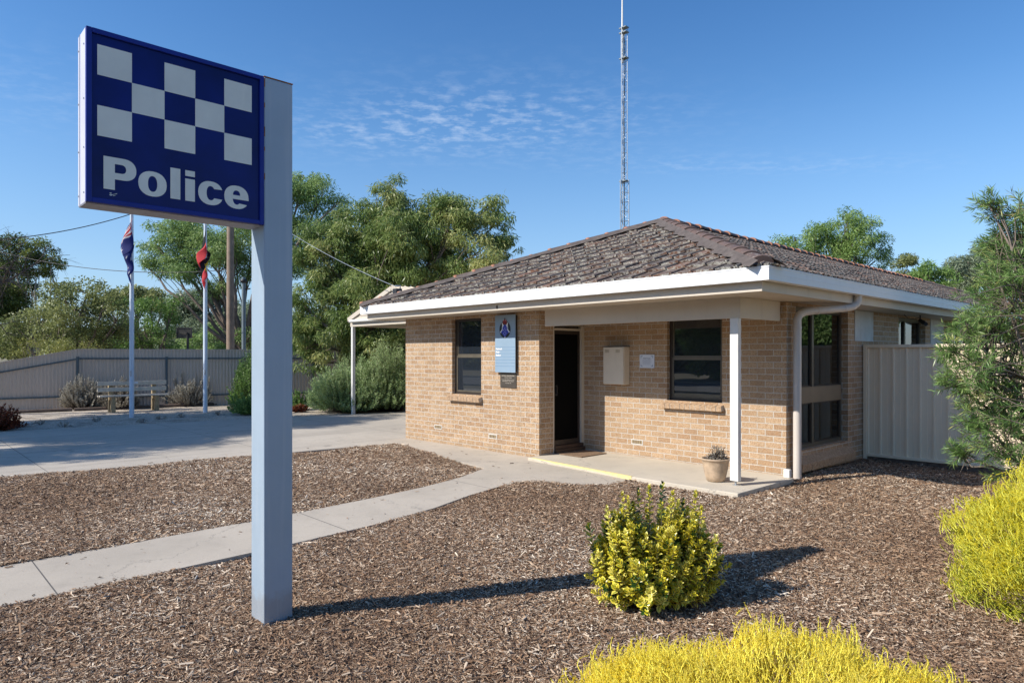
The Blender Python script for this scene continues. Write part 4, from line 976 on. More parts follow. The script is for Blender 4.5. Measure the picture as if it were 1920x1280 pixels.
mb.box((fx0,SY0,SZ0),(fx1,SY0+fw,SZ1)); mb.box((fx0,SY1-fw,SZ0),(fx1,SY1,SZ1)); mb.box((fx0,SY0+fw,SZ0),(fx1,SY1-fw,SZ0+fw)); mb.box((fx0,SY0+fw,SZ1-fw),(fx1,SY1-fw,SZ1)); mb.build('frame',M['signframe'],PG,bevel=.003)
mb=MB(); mb.box((fx0+.001,SY0+fw,SZ0+fw),(sx-.008,SY1-fw,SZ1-fw)); pn=mb.build('face_panel',M['signblue'],PG)
xs_=sx-.0078
for r_ in range(3):
    for c_ in range(5):
        if (r_+c_)%2==0:
            mb=MB(); y=-8.282+c_*.1664; z=3.314-(r_+1)*.1624
            mb.box((xs_,y,z),(xs_+.0012,y+.1664,z+.1624)); mb.build('checker_square',M['signwhite'],pn)
# lettering "Police" from outlines (y = horizontal, z = vertical), scaled in sign metres
def outline_mesh(loops_list, name):
    cu=bpy.data.curves.new('l','CURVE'); cu.dimensions='2D'; cu.fill_mode='BOTH'; cu.extrude=.0007
    for lp in loops_list:
        s_=cu.splines.new('POLY'); s_.points.add(len(lp)-1); s_.use_cyclic_u=True
        for p_,q_ in zip(s_.points,lp): p_.co=(q_[0],q_[1],0,1)
    ob=bpy.data.objects.new('l',cu); COL.objects.link(ob); dg=bpy.context.evaluated_depsgraph_get()
    me=bpy.data.meshes.new_from_object(ob.evaluated_get(dg)); bpy.data.objects.remove(ob)
    M4=Matrix(((0,0,1,xs_+.0009),(1,0,0,0),(0,1,0,0),(0,0,0,1))); me.transform(M4)
    me.transform(Matrix.Translation(-PG.location)); me.materials.clear(); me.materials.append(M['signwhite'])
    o=bpy.data.objects.new(name,me); COL.objects.link(o); o.parent=pn; o.location=(0,0,0); return o
BL=2.548
def el(cx,cz,rx,rz,a0,a1,n=28,p=2.25):
    out=[]
    for k in range(n+1):
        a=R(a0+(a1-a0)*k/n); c,s=math.cos(a),math.sin(a)
        out.append((cx+rx*math.copysign(abs(c)**(2/p),c),cz+rz*math.copysign(abs(s)**(2/p),s)))
    return out
let=[]
Lx=-8.253
let.append([(Lx,BL),(Lx+.054,BL),(Lx+.054,BL+.058)]+el(Lx+.096,BL+.117,.063,.059,-90,90)+[(Lx,BL+.176)])
let.append([(Lx+.054,BL+.093)]+el(Lx+.086,BL+.117,.023,.024,-90,90)+[(Lx+.054,BL+.141)])
let.append(el(-8.011,BL+.065,.073,.070,0,360)[:-1]); let.append(el(-8.011,BL+.065,.024,.044,0,360)[:-1])
let.append([(-7.918,BL),(-7.865,BL),(-7.865,BL+.176),(-7.918,BL+.176)])
let.append([(-7.838,BL),(-7.785,BL),(-7.785,BL+.128),(-7.838,BL+.128)]); let.append([(-7.838,BL+.143),(-7.785,BL+.143),(-7.785,BL+.176),(-7.838,BL+.176)])
cc=(-7.695,BL+.065)
let.append(el(*cc,.071,.070,22,338)+el(cc[0]+.0,cc[1],.024,.042,322,38))
ce=(-7.543,BL+.065)
let.append([(ce[0]+.073,ce[1]-.012)]+el(*ce,.073,.070,0,328)+el(ce[0],ce[1],.024,.045,310,200,14)+[(ce[0]-.023,ce[1]-.012)])
let.append([(ce[0]-.022,ce[1]+.012),(ce[0]+.022,ce[1]+.012)]+el(ce[0],ce[1]+.012,.022,.029,0,180,14)[1:-1])
for nm_,idx in (('P',(0,1)),('o',(2,3)),('l',(4,)),('i',(5,6)),('c',(7,)),('e',(8,9))): outline_mesh([let[i] for i in idx],'letter')
# scuff on the sign face
mb=MB(); 
for k in range(9):
    a=random.uniform(0,3); y=-8.232+.03*random.random(); z=2.512+.022*random.random(); l=.012*random.random()+.006
    mb.quad([(xs_+.0004,y,z),(xs_+.0004,y+l,z+l*.3),(xs_+.0004,y+l,z+l*.3+.003),(xs_+.0004,y,z+.003)])
mb.build('scuff_mark',M['signwhite'],pn)
# ================================================================ radio mast
MP=D(1170,430,21.5); MX,MY=MP.x,MP.y
MS=empty('radio_mast',(MX,MY,-.12),'tall grey lattice radio mast rising behind the roof','radio mast')
def lattice(mb,z0,z1,w,st,rr=.014,tw=.4):
    C_=[Vector((MX+w/1.732*math.cos(tw+k*2*PI/3),MY+w/1.732*math.sin(tw+k*2*PI/3),0)) for k in range(3)]
    for c_ in C_: mb.tube([c_+Vector((0,0,z0)),c_+Vector((0,0,z1))],rr,6)
    z=z0; i=0
    while z<z1-st*.5:
        for k in range(3):
            a=C_[k];b=C_[(k+1)%3]; mb.tube([a+Vector((0,0,z)),b+Vector((0,0,z))],rr*.45,4); 
            if i%2: a,b=b,a
            mb.tube([a+Vector((0,0,z)),b+Vector((0,0,z+st))],rr*.45,4)
        z+=st;i+=1
def mz(py): return CH+(HY-py)/F*21.5
mb=MB(); lattice(mb,-.1,mz(338),.27,.30,.017); mb.build('lower_section',M['galv'],MS)
mb=MB(); lattice(mb,mz(338)-.1,mz(52),.19,.32,.013); mb.build('upper_section',M['galv'],MS)
mb=MB(); ax,ay=MX-.05,MY-.02
mb.tube([(ax,ay,mz(118)),(ax,ay,mz(65))],.045,8); mb.tube([(ax,ay,mz(65)),(ax,ay,mz(40)),(ax,ay,mz(-25))],[.035,.03,.02],8)
mb.build('antenna',M['offwhite'],MS)
mb=MB(); mb.tube([(MX+.02,MY,-.1),(MX+.03,MY,5),(MX+.0,MY,mz(200)),(MX+.04,MY,mz(130)),(MX+.03,MY,mz(80)),(MX-.04,MY,mz(60))],.014,5); mb.build('feed_cable',M['black'],MS)
mb=MB()
for z in (mz(110),mz(62),mz(53),mz(340)): mb.box((MX-.13,MY-.09,z-.015),(MX+.13,MY+.09,z+.015))
mb.build('clamp_plate',M['greypole'],MS)
# ================================================================ right fence
FR=empty('side_fence',(1.5,2.8,-.1),'cream ribbed steel fence joining the right side of the station','fence')
mb=MB(); yf=2.8; z0f,z1f=.035,1.80
def rib_sheet(mb,xa,xb,y,z0,z1,step,depth):
    x=xa; V=[]
    while x<xb:
        for (u,w) in ((0,0),(.012,depth),(.030,depth),(.042,0),(step*.55,0.0),(step*.56,depth*.2),(step*.62,depth*.2),(step*.63,0)):
            V.append((min(x+u,xb),y-w))
        x+=step
    V.append((xb,y)); n=len(V)
    mb.add([(a,b,z0) for a,b in V]+[(a,b,z1) for a,b in V],[(i,i+1,i+1+n,i+n) for i in range(n-1)])
rib_sheet(mb,.06,7.5,yf,z0f,z1f,.192,.028); mb.build('sheet_panel',M['fencecream'],FR)
mb=MB(); mb.box((.02,yf-.045,z1f-.02),(7.5,yf+.02,z1f+.03)); mb.box((.062,yf-.045,z0f-.03),(7.5,yf+.02,z0f+.015)); mb.build('rail',M['fencecream'],FR,bevel=.004)
for xx in (.02,2.42,4.82,7.2):
    mb=MB(); mb.box((xx,yf-.048,-.15),(xx+.05,yf+.021,z1f+.0305)); mb.build('fence_post',M['fencecream'],FR,bevel=.004)
mb=MB(); mb.box((.08,yf-.02,-.16),(2.45,yf+.07,.0)); mb.box((2.46,yf-.025,-.17),(5.2,yf+.07,-.005)); o=mb.build('sleeper_edging',M['sleeper'],FR,bevel=.01)
# ================================================================ left fence
FA=Vector((-21.65,-4.3,0)); fd=Vector((.379,.926,0)).normalized(); fn=Vector((fd.y,-fd.x,0))   # fn toward camera
FL=empty('rear_fence',FA,'long grey corrugated steel fence with dark rails across the back of the yard','fence')
def fence_top(s): return 1.86 if s>=0 else 1.86+s*.20
mb=MB(); V=[]; s=-7.4; i=0
while s<13.:
    p=FA+fd*s+fn*(.014*(1 if i%2 else -1)); V.append((p,fence_top(s))); s+=.052; i+=1
n=len(V); mb.add([(p.x,p.y,-.12) for p,_ in V]+[(p.x,p.y,z) for p,z in V],[(k,k+1,k+1+n,k+n) for k in range(n-1)]); mb.build('sheet_panel',M['fencegrey'],FL)
def railseg(mb,s0,s1,za,zb,w=.03,h=.05,off=.03):
    a=FA+fd*s0+fn*off; b=FA+fd*s1+fn*off
    v=[]
    for p,z in ((a,za),(b,zb)):
        v+=[p+Vector((0,0,z-h/2)),p+fn*w+Vector((0,0,z-h/2)),p+fn*w+Vector((0,0,z+h/2)),p+Vector((0,0,z+h/2))]
    mb.add(v,[(0,1,2,3),(7,6,5,4),(0,4,5,1),(1,5,6,2),(2,6,7,3),(3,7,4,0)])
mb=MB(); railseg(mb,-7.4,-.03,1.86-7.4*.2-.30,1.54); railseg(mb,.05,13,1.56,1.56); railseg(mb,-7.4,-.03,.2,.33); railseg(mb,.05,13,.30,.30); mb.build('rail',M['fencepost'],FL)
mb=MB(); railseg(mb,-7.4,0,1.86-7.4*.2,1.86,.04,.03,-.02); railseg(mb,0,13,1.86,1.86,.04,.03,-.02); mb.build('capping',M['fencegrey'],FL)
for s_ in (-4.8,-2.4,0,2.6,5.0,7.4,9.8,12.2):
    c_=FA+fd*s_+fn*.065; mb=MB(); rot=Matrix(((fd.x,fn.x,0),(fd.y,fn.y,0),(0,0,1)))
    mb.box((-.035,-.03,-.12),(.035,.03,min(1.62,fence_top(s_)-.2)),rot,c_); mb.build('fence_post',M['fencepost'],FL)
# timber edging in front of fence
EG=empty('timber_edging',(-20.4,-3,-.08),'low timber edging along the foot of the grey fence','edging')
mb=MB(); a=G(-120,780,GZ); b=G(445,757,GZ)
for k in range(5):
    p=a.lerp(b,k/5+.004); q_=a.lerp(b,(k+1)/5-.004); mb.tube([p+Vector((0,0,.02)),q_+Vector((0,0,.02+.01*(k%2)))],.07,6)
mb.build('log',M['sleeper'],EG)
# ================================================================ flagpoles & flags
def flag_color_aus(s,t):     # s 0..2 , t 0..1 down
    blue=(.010,.022,.17); red=(.45,.01,.02); wh=(.8,.8,.82)
    def star(cx,cy,r,n,ri):
        dx,dy=s-cx,t-cy; d=math.hypot(dx,dy)
        if d>r: return False
        a=(math.atan2(dx,-dy))%(2*PI/n); a=abs(a-(2*PI/n if a>PI/n else 0))
        x_,y_=d*math.cos(a),d*math.sin(a); bx,by=ri*math.cos(PI/n),ri*math.sin(PI/n)
        return (x_-r)*(by)-(y_)*(bx-r)<0 if False else (bx-r)*y_-(by)*(x_-r)>0 if False else y_<= by*(r-x_)/(r-bx)
    if s<1 and t<.5:
        u,v=s,t*2
        if abs(u-.5)<.05 or abs(v-.5)<.1: return red
        if abs(u-.5)<.09 or abs(v-.5)<.17: return wh
        d1=abs(v-u); d2=abs(v-(1-u))
        if min(d1,d2)<.07: return red
        if min(d1,d2)<.16: return wh
        return blue
    if star(.5,.75,.15,7,.066): return wh
    for cx,cy,r in ((1.5,.83,.07),(1.25,.45,.07),(1.5,.17,.07),(1.72,.38,.07),(1.6,.55,.045)):
        if star(cx,cy,r,7,r*.45): return wh
    return blue
def flag_color_abo(s,t):
    if math.hypot(s-1,t-.5)<.27: return (.75,.5,.02)
    return (.012,.012,.02) if t<.5 else (.68,.05,.06)
m,nt,N_,L_,P_=newmat('flag_cloth'); a_=N_.new('ShaderNodeAttribute'); a_.attribute_name='fc'; L_.new(a_.outputs['Color'],P_.inputs['Base Color']); P_.inputs['Roughness'].default_value=.8
t_=N_.new('ShaderNodeBsdfTranslucent'); L_.new(a_.outputs['Color'],t_.inputs['Color']); mx=N_.new('ShaderNodeMixShader'); mx.inputs[0].default_value=.3
L_.new(P_.outputs[0],mx.inputs[1]); L_.new(t_.outputs[0],mx.inputs[2]); L_.new(mx.outputs[0],N_['Material Output'].inputs[0]); M['flag']=m
camright=Vector((cT,sT,0)); camfwd=Vector((-sT,cT,0))
def flag(base, ztop, colf, label, seed, flip=1, lead=.30):
    NS,NT=90,60; V=[];C_=[]
    for i in range(NS+1):
        s=i/NS*2
        # limp path of the fly: swings out, then gathers back to the pole and falls
        k=s/2
        for j in range(NT+1):
            t=j/NT
            dr=.86*t*(1-.28*math.sin(k*PI*.5))+1.32*(k**.85); z=ztop-dr
            Wd=(.11+.22*math.exp(-((dr-.80)/.30)**2)+.05*math.exp(-((dr-1.45)/.3)**2))*(1 if dr<1.6 else max(.3,1-(dr-1.6)*2.4))*lead/.26
            ph_=k*2*PI*1.6+seed*.4
            out=-.06+Wd*(.5-.5*math.cos(ph_))*min(1,k*5+.25)+.03*math.sin(9*k+6*t)
            dep=-.075-.05*math.sin(ph_)+.02*math.sin(t*9+k*13)
            out-=.03; dep-=.03
            if colf is flag_color_abo:
                q_=max(0,min(1,(.56-t)/.12)); out=out*(1+q_*(.35 if k>.42 else -.4)); dep+=.08*q_
            p=base+(-camright)*out+camfwd*dep; V.append((p.x,p.y,z)); C_.append((*colf(s,t),1))
    Fc=[(i*(NT+1)+j,i*(NT+1)+j+1,(i+1)*(NT+1)+j+1,(i+1)*(NT+1)+j) for i in range(NS) for j in range(NT)]
    me=bpy.data.meshes.new('flag'); me.from_pydata(V,[],Fc); me.update()
    at=me.attributes.new('fc','FLOAT_COLOR','POINT'); at.data.foreach_set('color',np.array(C_,dtype=np.float32).ravel())
    for p in me.polygons: p.use_smooth=True
    me.materials.append(M['flag']); o=bpy.data.objects.new('flag',me); COL.objects.link(o); tag(o,label,'flag','flags on the yard flagpoles')
def flagpole(px,py,label):
    b=G(px,py,-.07); r=empty('flagpole',b,label,'flagpole','white flagpoles')
    mb=MB(); mb.tube([b-Vector((0,0,.1)),b+Vector((0,0,3)),b+Vector((0,0,6.0))],[.065,.06,.042],14); mb.build('pole',M['flagpole'],r)
    mb=MB(); mb.lathe([(0,0),(.045,.01),(.06,.05),(.045,.09),(0,.1)],b+Vector((0,0,6.0)),12); mb.build('finial',M['flagpole'],r)
    mb=MB(); mb.tube([b+Vector((.06,-.03,1.2)),b+Vector((.055,-.03,3)),b+Vector((.045,-.03,5.95))],.004,4); mb.build('halyard',M['offwhite'],r)
    mb=MB(); mb.box(b+Vector((.05,-.05,1.15)),b+Vector((.085,-.03,1.3))); mb.build('cleat',M['galv'],r)
    return b
b1=flagpole(247,782,'white flagpole nearest the bench seat'); b2=flagpole(385,773,'white flagpole carrying the red and black flag')
flag(b1,5.52,flag_color_aus,'limp dark blue flag with white stars on the left pole',1.,lead=.29)
flag(b2,5.50,flag_color_abo,'limp red and black flag with yellow disc on the right pole',2.2,lead=.27)
# ================================================================ bench
BN=empty('park_bench',(-19.33,-3.25,-.07),'weathered slatted park bench in front of the grey fence','bench')
bx,by=-19.33,-3.25
for yy in (-.60,.62):
    mb=MB(); mb.box((bx-.22,by+yy-.06,-.08),(bx-.10,by+yy+.06,.80)); mb.box((bx-.10,by+yy-.06,.30),(bx+.22,by+yy+.06,.40)); mb.box((bx+.10,by+yy-.06,-.08),(bx+.22,by+yy+.06,.30)); mb.build('leg_frame',M['benchleg'],BN,bevel=.006)
for k in range(3):
    mb=MB(); mb.box((bx-.09+k*.115,by-.97,.401),(bx+.015+k*.115,by+.97,.445)); mb.build('seat_slat',M['bench'],BN,bevel=.005)
for z in (.55,.74):
    mb=MB(); mb.box((bx-.098,by-.97,z),(bx-.06,by+.97,z+.12)); mb.build('back_slat',M['bench'],BN,bevel=.005)
mb=MB(); mb.box((bx-.0595,by+.02,.78),(bx-.056,by+.14,.84)); mb.build('name_plate',M['noticewhite'],BN)
# ================================================================ poles, hoop, wires
def zat(py,t): return CH+(HY-py)/F*t
p_=D(432,666,27); UP=empty('utility_pole',(p_.x,p_.y,-.12),'thick weathered timber power pole behind the fence','pole')
mb=MB(); mb.tube([(p_.x,p_.y,-.1),(p_.x,p_.y,4),(p_.x,p_.y,9.2)],[.155,.145,.12],14); mb.build('pole',M['pole'],UP)
mb=MB(); mb.box((p_.x-.9,p_.y-.05,8.6),(p_.x+.9,p_.y+.05,8.72)); mb.build('crossarm',M['pole'],UP)
mb=MB()
for k in (-.8,-.35,.35,.8): mb.lathe([(0,0),(.04,.0),(.045,.05),(.02,.07),(.04,.1),(0,.13)],(p_.x+k,p_.y,8.72),10)
mb.build('insulator',M['greypole'],UP)
p2=D(457,666,29); LP=empty('lamp_pole',(p2.x,p2.y,-.12),'slender grey steel pole with dark head beside the timber power pole','pole')
mb=MB(); mb.tube([(p2.x,p2.y,-.1),(p2.x,p2.y,zat(520,29))],.085,12); mb.build('pole',M['greypole'],LP)
mb=MB(); z=zat(530,29); mb.lathe([(0,.0),(.14,.0),(.15,.08),(.13,.14),(0,.16)],(p2.x,p2.y,z),12); mb.tube([(p2.x,p2.y,z-.3),(p2.x+.2,p2.y+.2,z-.25)],.03,6); mb.build('lamp_head',M['black'],LP)
ph=D(352,666,28); HP=empty('basketball_hoop',(ph.x,ph.y,-.12),'black basketball backboard on a pole seen from behind over the fence','basketball hoop')
hz=zat(624,28); c0=D(345.5,624,28)
mb=MB(); rot=Matrix(((camright.x,camfwd.x,0),(camright.y,camfwd.y,0),(0,0,1)))
w2=14.5/F*28; h2=10/F*28
for a,b in (((-w2,-.02,-h2),(w2,.02,-h2+.04)),((-w2,-.02,h2-.04),(w2,.02,h2)),((-w2,-.02,-h2+.04),(-w2+.04,.02,h2-.04)),((w2-.04,-.02,-h2+.04),(w2,.02,h2-.04))): mb.box(a,b,rot,c0)
mb.build('frame',M['black'],HP)
mb=MB(); mb.box((-w2+.04,.0,-h2+.04),(w2-.04,.012,h2-.04),rot,c0); mb.build('backboard',paint('smoked_board',(.05,.045,.04),.3,.2,3),HP)
mb=MB(); mb.tube([(ph.x,ph.y,-.1),(ph.x,ph.y,hz)],.05,8); mb.tube([c0-camfwd*.12+Vector((-.3,-.2,0)),c0-camfwd*.06+Vector((.1,.1,0))],.015,5); mb.tube([(ph.x,ph.y,hz),c0+Vector((0,0,.12))],.015,5); mb.build('support_pole',M['black'],HP)
mb=MB(); rc=c0+camfwd*.35+Vector((0,0,-h2*.6)); mb.tube([rc+Vector((.22*math.cos(k*PI/10),.22*math.sin(k*PI/10),0)) for k in range(21)],.012,5,caps=False); mb.build('rim',M['rust'],HP)
def wire(a,b,sag,label,r=.012,n=24,mt='black'):
    mb=MB(); a=Vector(a);b=Vector(b); mb.tube([a.lerp(b,k/n)-Vector((0,0,4*sag*(k/n)*(1-k/n))) for k in range(n+1)],r,5); o=mb.build('overhead_wire',M[mt]); tag(o,label,'wire')
top=Vector((p_.x,p_.y,8.2))
wire((p_.x+.15,p_.y,8.25),bp+Vector((.0,-.05,.14)),.30,'overhead service wire running down to the roof corner of the station',.008,24,'galv')
wire(D(-60,440+12,24),D(262,396,27),.25,'upper overhead wire crossing the sky left of the flags',.017)
wire(D(-60,455,30),Vector((p_.x-.1,p_.y,zat(505,27))),.55,'lower overhead wire running past the blue flag to the timber pole',.014)
# ================================================================ TREES left
def T(name,t,basepx,lobes,lm,label,**k):
    b=D(basepx,HY,t); b.z=-.12; s=k.get('seed',1); dz=k.pop('dz',.7)
    return tree(name,b,px_lobes(t,lobes,s,dz),lm,label,**k)
T('gum_tree',31,455,[(290,455,30),(275,500,20),(330,440,40),(375,460,45),(320,490,35),(365,510,35),(415,460,45),(300,420,22),(345,425,25),(440,440,45),(480,400,60),(530,350,45),(570,330,28),(560,380,45),(605,365,42),(635,380,22),(580,430,45),(625,410,30),(520,440,50),(550,490,40),(470,480,45),(430,520,26),(400,545,18)],
  'euc','large spreading eucalypt with long bare limbs behind the flagpoles and police sign',trunk_r=.24,leaf=(.16,.036),dens=.85,droop=.8,sub=.62,cvb=.55,seed=3,fork=.2,bark='bark')
T('gum_tree',23,700,[(735,352,26),(720,385,42),(690,420,45),(650,400,22),(765,400,48),(815,385,38),(850,375,32),(880,400,42),(915,385,26),(925,425,40),(950,460,30),(900,470,50),(840,440,60),(780,470,62),(720,480,62),(660,470,52),(625,440,34),(600,480,32),(610,530,42),(590,590,36),(640,560,56),(700,560,66),(770,550,66),(640,640,44),(590,645,30),(690,650,46),(740,650,50),(840,520,60),(560,600,30),(575,540,28),(700,520,50),(800,440,45),(870,500,45),(610,500,30),(580,680,26),(600,440,34),(575,480,28),(555,560,32),(600,620,40),(565,640,30),(650,520,48),(680,600,50),(650,450,40),(720,590,50),(740,440,50)],
  'gum','dense bushy gum tree with hanging olive leaves left of the station roof',trunk_r=.17,leaf=(.175,.032),dens=1.35,droop=1.2,sub=.46,cvb=.55,seed=5,fork=.3)
T('gum_tree',34,70,[(20,470,30),(-20,500,40),(60,470,22),(85,468,22),(95,500,20),(60,500,26),(20,520,30),(-30,560,50),(30,570,30),(60,540,16),(10,610,40)],
  'dark','dark gum tree with forked bare stems at the far left edge',trunk_r=.15,leaf=(.15,.045),dens=1.3,droop=.3,sub=.5,cvb=.7,seed=8,fork=.25,bark='palebark')
T('bushy_tree',27,150,[(130,545,32),(165,550,30),(195,565,32),(105,570,32),(140,580,42),(185,600,42),(80,600,36),(225,590,22),(215,620,34),(50,620,36),(110,625,42),(160,640,40),(15,630,30)],
  'olive','broad olive green bushy tree behind the left end of the fence',trunk_r=.18,leaf=(.13,.05),dens=.75,droop=.3,sub=.5,cvb=.65,seed=9)
T('bushy_tree',30,285,[(250,575,30),(285,575,30),(310,600,30),(270,610,38),(245,640,30),(300,640,32),(325,570,16)],
  'fresh','mid green tree with dark shaded interior behind the bench',trunk_r=.16,leaf=(.12,.045),dens=.8,sub=.5,cvb=.45,seed=10)
T('gum_tree',52,260,[(205,560,16),(235,556,16),(262,552,14),(285,557,14),(310,570,12),(190,566,10)],
  'olive','distant flat topped gum with brownish crown above the bushy trees',trunk_r=.3,leaf=(.28,.09),dens=.6,sub=.9,cvb=.75,seed=12,group=None)
T('gum_tree',46,395,[(350,565,26),(385,560,30),(420,570,30),(360,600,32),(400,605,36),(440,600,30),(480,590,36),(520,590,36),(340,630,28)],
  'grey','pale grey green gum tree in the gap under the eucalypt limbs',trunk_r=.28,leaf=(.24,.07),dens=.65,sub=.9,cvb=.4,seed=13)
T('round_shrub',33,400,[(400,635,28),(360,645,24),(375,625,20),(345,650,22)],'euc','rounded light green shrub beside the basketball backboard',cat='shrub',trunk_r=.08,leaf=(.1,.05),dens=1.,sub=.45,cvb=.6,seed=14)
T('round_shrub',31,455,[(440,640,26),(470,630,26),(500,640,30),(415,655,16)],'euc','rounded light green shrub at the foot of the timber power pole',cat='shrub',trunk_r=.08,leaf=(.1,.05),dens=1.,sub=.45,cvb=.55,seed=15)
T('low_shrub',24.5,110,[(60,655,22),(90,648,24),(125,648,24),(160,650,20),(185,655,12),(40,665,20),(110,665,30)],'yg','low yellow green shrub spilling over the sloping fence top',cat='shrub',trunk_r=.06,leaf=(.08,.02),dens=1.2,sub=.35,cvb=.5,seed=16)
T('dark_shrub',26,690,[(590,640,30),(640,660,40),(700,670,40),(745,640,30),(750,690,30)],'dark','dark evergreen shrub in the shade behind the carport',cat='shrub',trunk_r=.08,leaf=(.12,.05),dens=1.1,sub=.5,cvb=.4,seed=17)
# far woodland mass
lob=[]
g=random.Random(21)
for k in range(60):
    px=-650+k*28; lob.append((px,650-g.uniform(0,26),g.uniform(16,28)))
lob=[(D(px,py,75+g.uniform(-6,6)),r/F*75) for px,py,r in lob if px<1000]
w_,_=crown_mesh('woodland',lob,LM['olive'],None,(.42,.2),.5,.2,1.3,.45,22); tag(w_,'hazy olive woodland beyond the fence','woodland',None,'stuff')
# right-hand trees
T('gum_tree',30,1575,[(1470,465,22),(1490,445,20),(1520,440,24),(1550,430,28),(1590,400,16),(1585,425,32),(1615,435,30),(1640,455,22),(1600,465,42),(1550,470,40),(1640,490,26),(1510,480,34),(1590,510,40)],
  'fresh','leafy mid green gum rising over the middle of the station roof',trunk_r=.22,leaf=(.14,.034),dens=1.,droop=.7,sub=.5,cvb=.75,seed=31)
T('gum_tree',48,1700,[(1693,492,13),(1705,488,10),(1690,520,18),(1712,515,12)],'olive','small distant gum with a round top right of the leafy gum',trunk_r=.16,leaf=(.2,.06),dens=.8,sub=.7,cvb=.6,seed=32)
T('gum_tree',44,1745,[(1735,505,18),(1750,520,24),(1720,535,20),(1770,530,22),(1740,545,24)],'fresh','distant blue green gum low over the roof ridge',trunk_r=.2,leaf=(.2,.06),dens=.8,sub=.7,cvb=.6,seed=33)
T('gum_tree',46,1830,[(1790,500,20),(1815,490,20),(1800,525,30),(1840,500,30),(1870,480,40),(1900,500,50),(1850,530,36),(1940,480,60),(1990,510,60)],'grey','wide grey green gum behind the bottlebrush',trunk_r=.3,leaf=(.22,.055),dens=.75,sub=.8,cvb=.6,seed=34)
# bare branches far upper left
def bare(px,py,t,label):
    b=D(px,HY,t); b.z=-.12; r=empty('bare_tree',b,label,'tree'); mb=MB(); rnd=random.Random(41)
    def grow(a,d,L,rad,dep):
        n=5; pts=[a]; 
        for k in range(n):
            d=(d+Vector((rnd.gauss(0,.16),rnd.gauss(0,.16),rnd.gauss(-.03,.12)))).normalized(); pts.append(pts[-1]+d*L/n)
        mb.tube(pts,[rad*(1-.6*k/n) for k in range(n+1)],5 if rad>.01 else 3,caps=False)
        if dep<=0: return
        for k in range(3 if dep>1 else 3):
            i=rnd.randint(2,n); dd=(d+Vector((rnd.gauss(0,.55),rnd.gauss(0,.55),rnd.gauss(-.05,.4)))).normalized(); grow(pts[i],dd,L*rnd.uniform(.42,.66),rad*.5,dep-1)
    top=Vector((b.x,b.y,3.2)); mb.tube([b,top],[.16,.12],8,caps=False)
    for tgt in ((0,450),(25,470),(40,462),(-10,490),(10,530),(-60,470),(-90,500),(0,570)):
        q_=D(tgt[0],tgt[1],t+rnd.uniform(-.6,.6)); d=(q_-top); grow(top,d.normalized(),d.length*.8,.055,4)
    mb.build('branches',M['twig'],r)
bare(-190,600,19,'leafless dark twiggy branches reaching in at the upper left edge')
# off-frame trees to the left that shade the driveway
for i,(x,y,h,r_) in enumerate(((-16.6,-11.2,8.2,2.0),(-19.7,-12.2,7.8,1.8),(-17.7,-14.8,9.0,2.2),(-14.9,-15.2,8.0,1.8),(-19.3,-17.6,9.4,2.2))):
    g=random.Random(60+i); L=[(Vector((x+g.uniform(-1.3,1.3),y+g.uniform(-1.5,1.5),h+g.uniform(-.9,.9))),r_*g.uniform(.45,.7)) for _ in range(9)]
    tree('yard_tree',(x,y,-.12),L,'euc',['green yard tree shading the near end of the driveway','green yard tree next to the gravel, left of the driveway','green yard tree in the middle of the group by the driveway','green yard tree closest to the path end of the driveway','green yard tree closest to the road by the driveway'][i],trunk_r=.16,leaf=(.15,.05),dens=.8,sub=.5,seed=50+i,fork=.5,group='yard trees left of the driveway')
# ================================================================ SHRUBS
gg=lambda px,py:G(px,py,-.07)
shoot_bush('rosemary_bush',D(655,HY,20.9)*1-Vector((0,0,1.72)),1.3,1.3,1.45,900,'large soft green rosemary like bush behind the carport post','rosemary',(.085,.018),46,.006,seed=70,start=.25,cvb=.45,lumpy=.3)
shoot_bush('rosemary_bush',D(728,HY,21.4)*1-Vector((0,0,1.72)),1.3,1.3,1.95,1000,'tall soft green rosemary like bush against the left end of the station','rosemary',(.085,.018),48,.006,seed=71,start=.25,cvb=.5,lumpy=.3)
def sb(nm,px,py,rx,h,n,lab,lm,leaf,per,**k): 
    b=gg(px,py); return shoot_bush(nm,b,rx,rx,h,n,lab,lm,leaf,per,.004,**k)
sb('green_shrub',475,762,.85,1.75,460,'dark leafy shrub beside the police sign post','fresh',(.06,.03),45,seed=72,start=.15,cvb=.25)
sb('green_shrub',478,775,.8,.6,400,'low bright green shrub at the driveway edge behind the post','fresh',(.05,.025),36,seed=73,start=.1,cvb=.6)
sb('green_shrub',556,768,.45,.60,150,'small green shrub right of the police sign post','fresh',(.05,.025),36,seed=74,start=.1,cvb=.5)
sb('rust_shrub',562,772,.28,.22,80,'tiny rust coloured shrub at the edge of the driveway','red',(.04,.02),24,seed=75,start=.1)
sb('grey_shrub',155,766,.75,.95,420,'grey twiggy shrub left of the bench','dry',(.045,.016),70,seed=76,start=.3,lumpy=.4,cvb=.5)
sb('grey_shrub',225,766,.60,.85,360,'brownish grey shrub growing behind the bench','dry',(.045,.016),64,seed=77,start=.3,lumpy=.4,cvb=.3)
sb('grey_shrub',358,760,.80,1.05,480,'large grey twiggy shrub right of the bench','dry',(.045,.016),70,seed=78,start=.3,lumpy=.4,cvb=.55)
sb('grey_shrub',412,755,.70,.90,360,'darker grey shrub under the right flagpole','dry',(.045,.016),64,seed=79,start=.3,lumpy=.4,cvb=.25)
sb('red_shrub',-8,806,.62,.55,200,'low dark red leaved shrub at the far left edge','red',(.05,.025),34,seed=80,start=.1,cvb=.5)
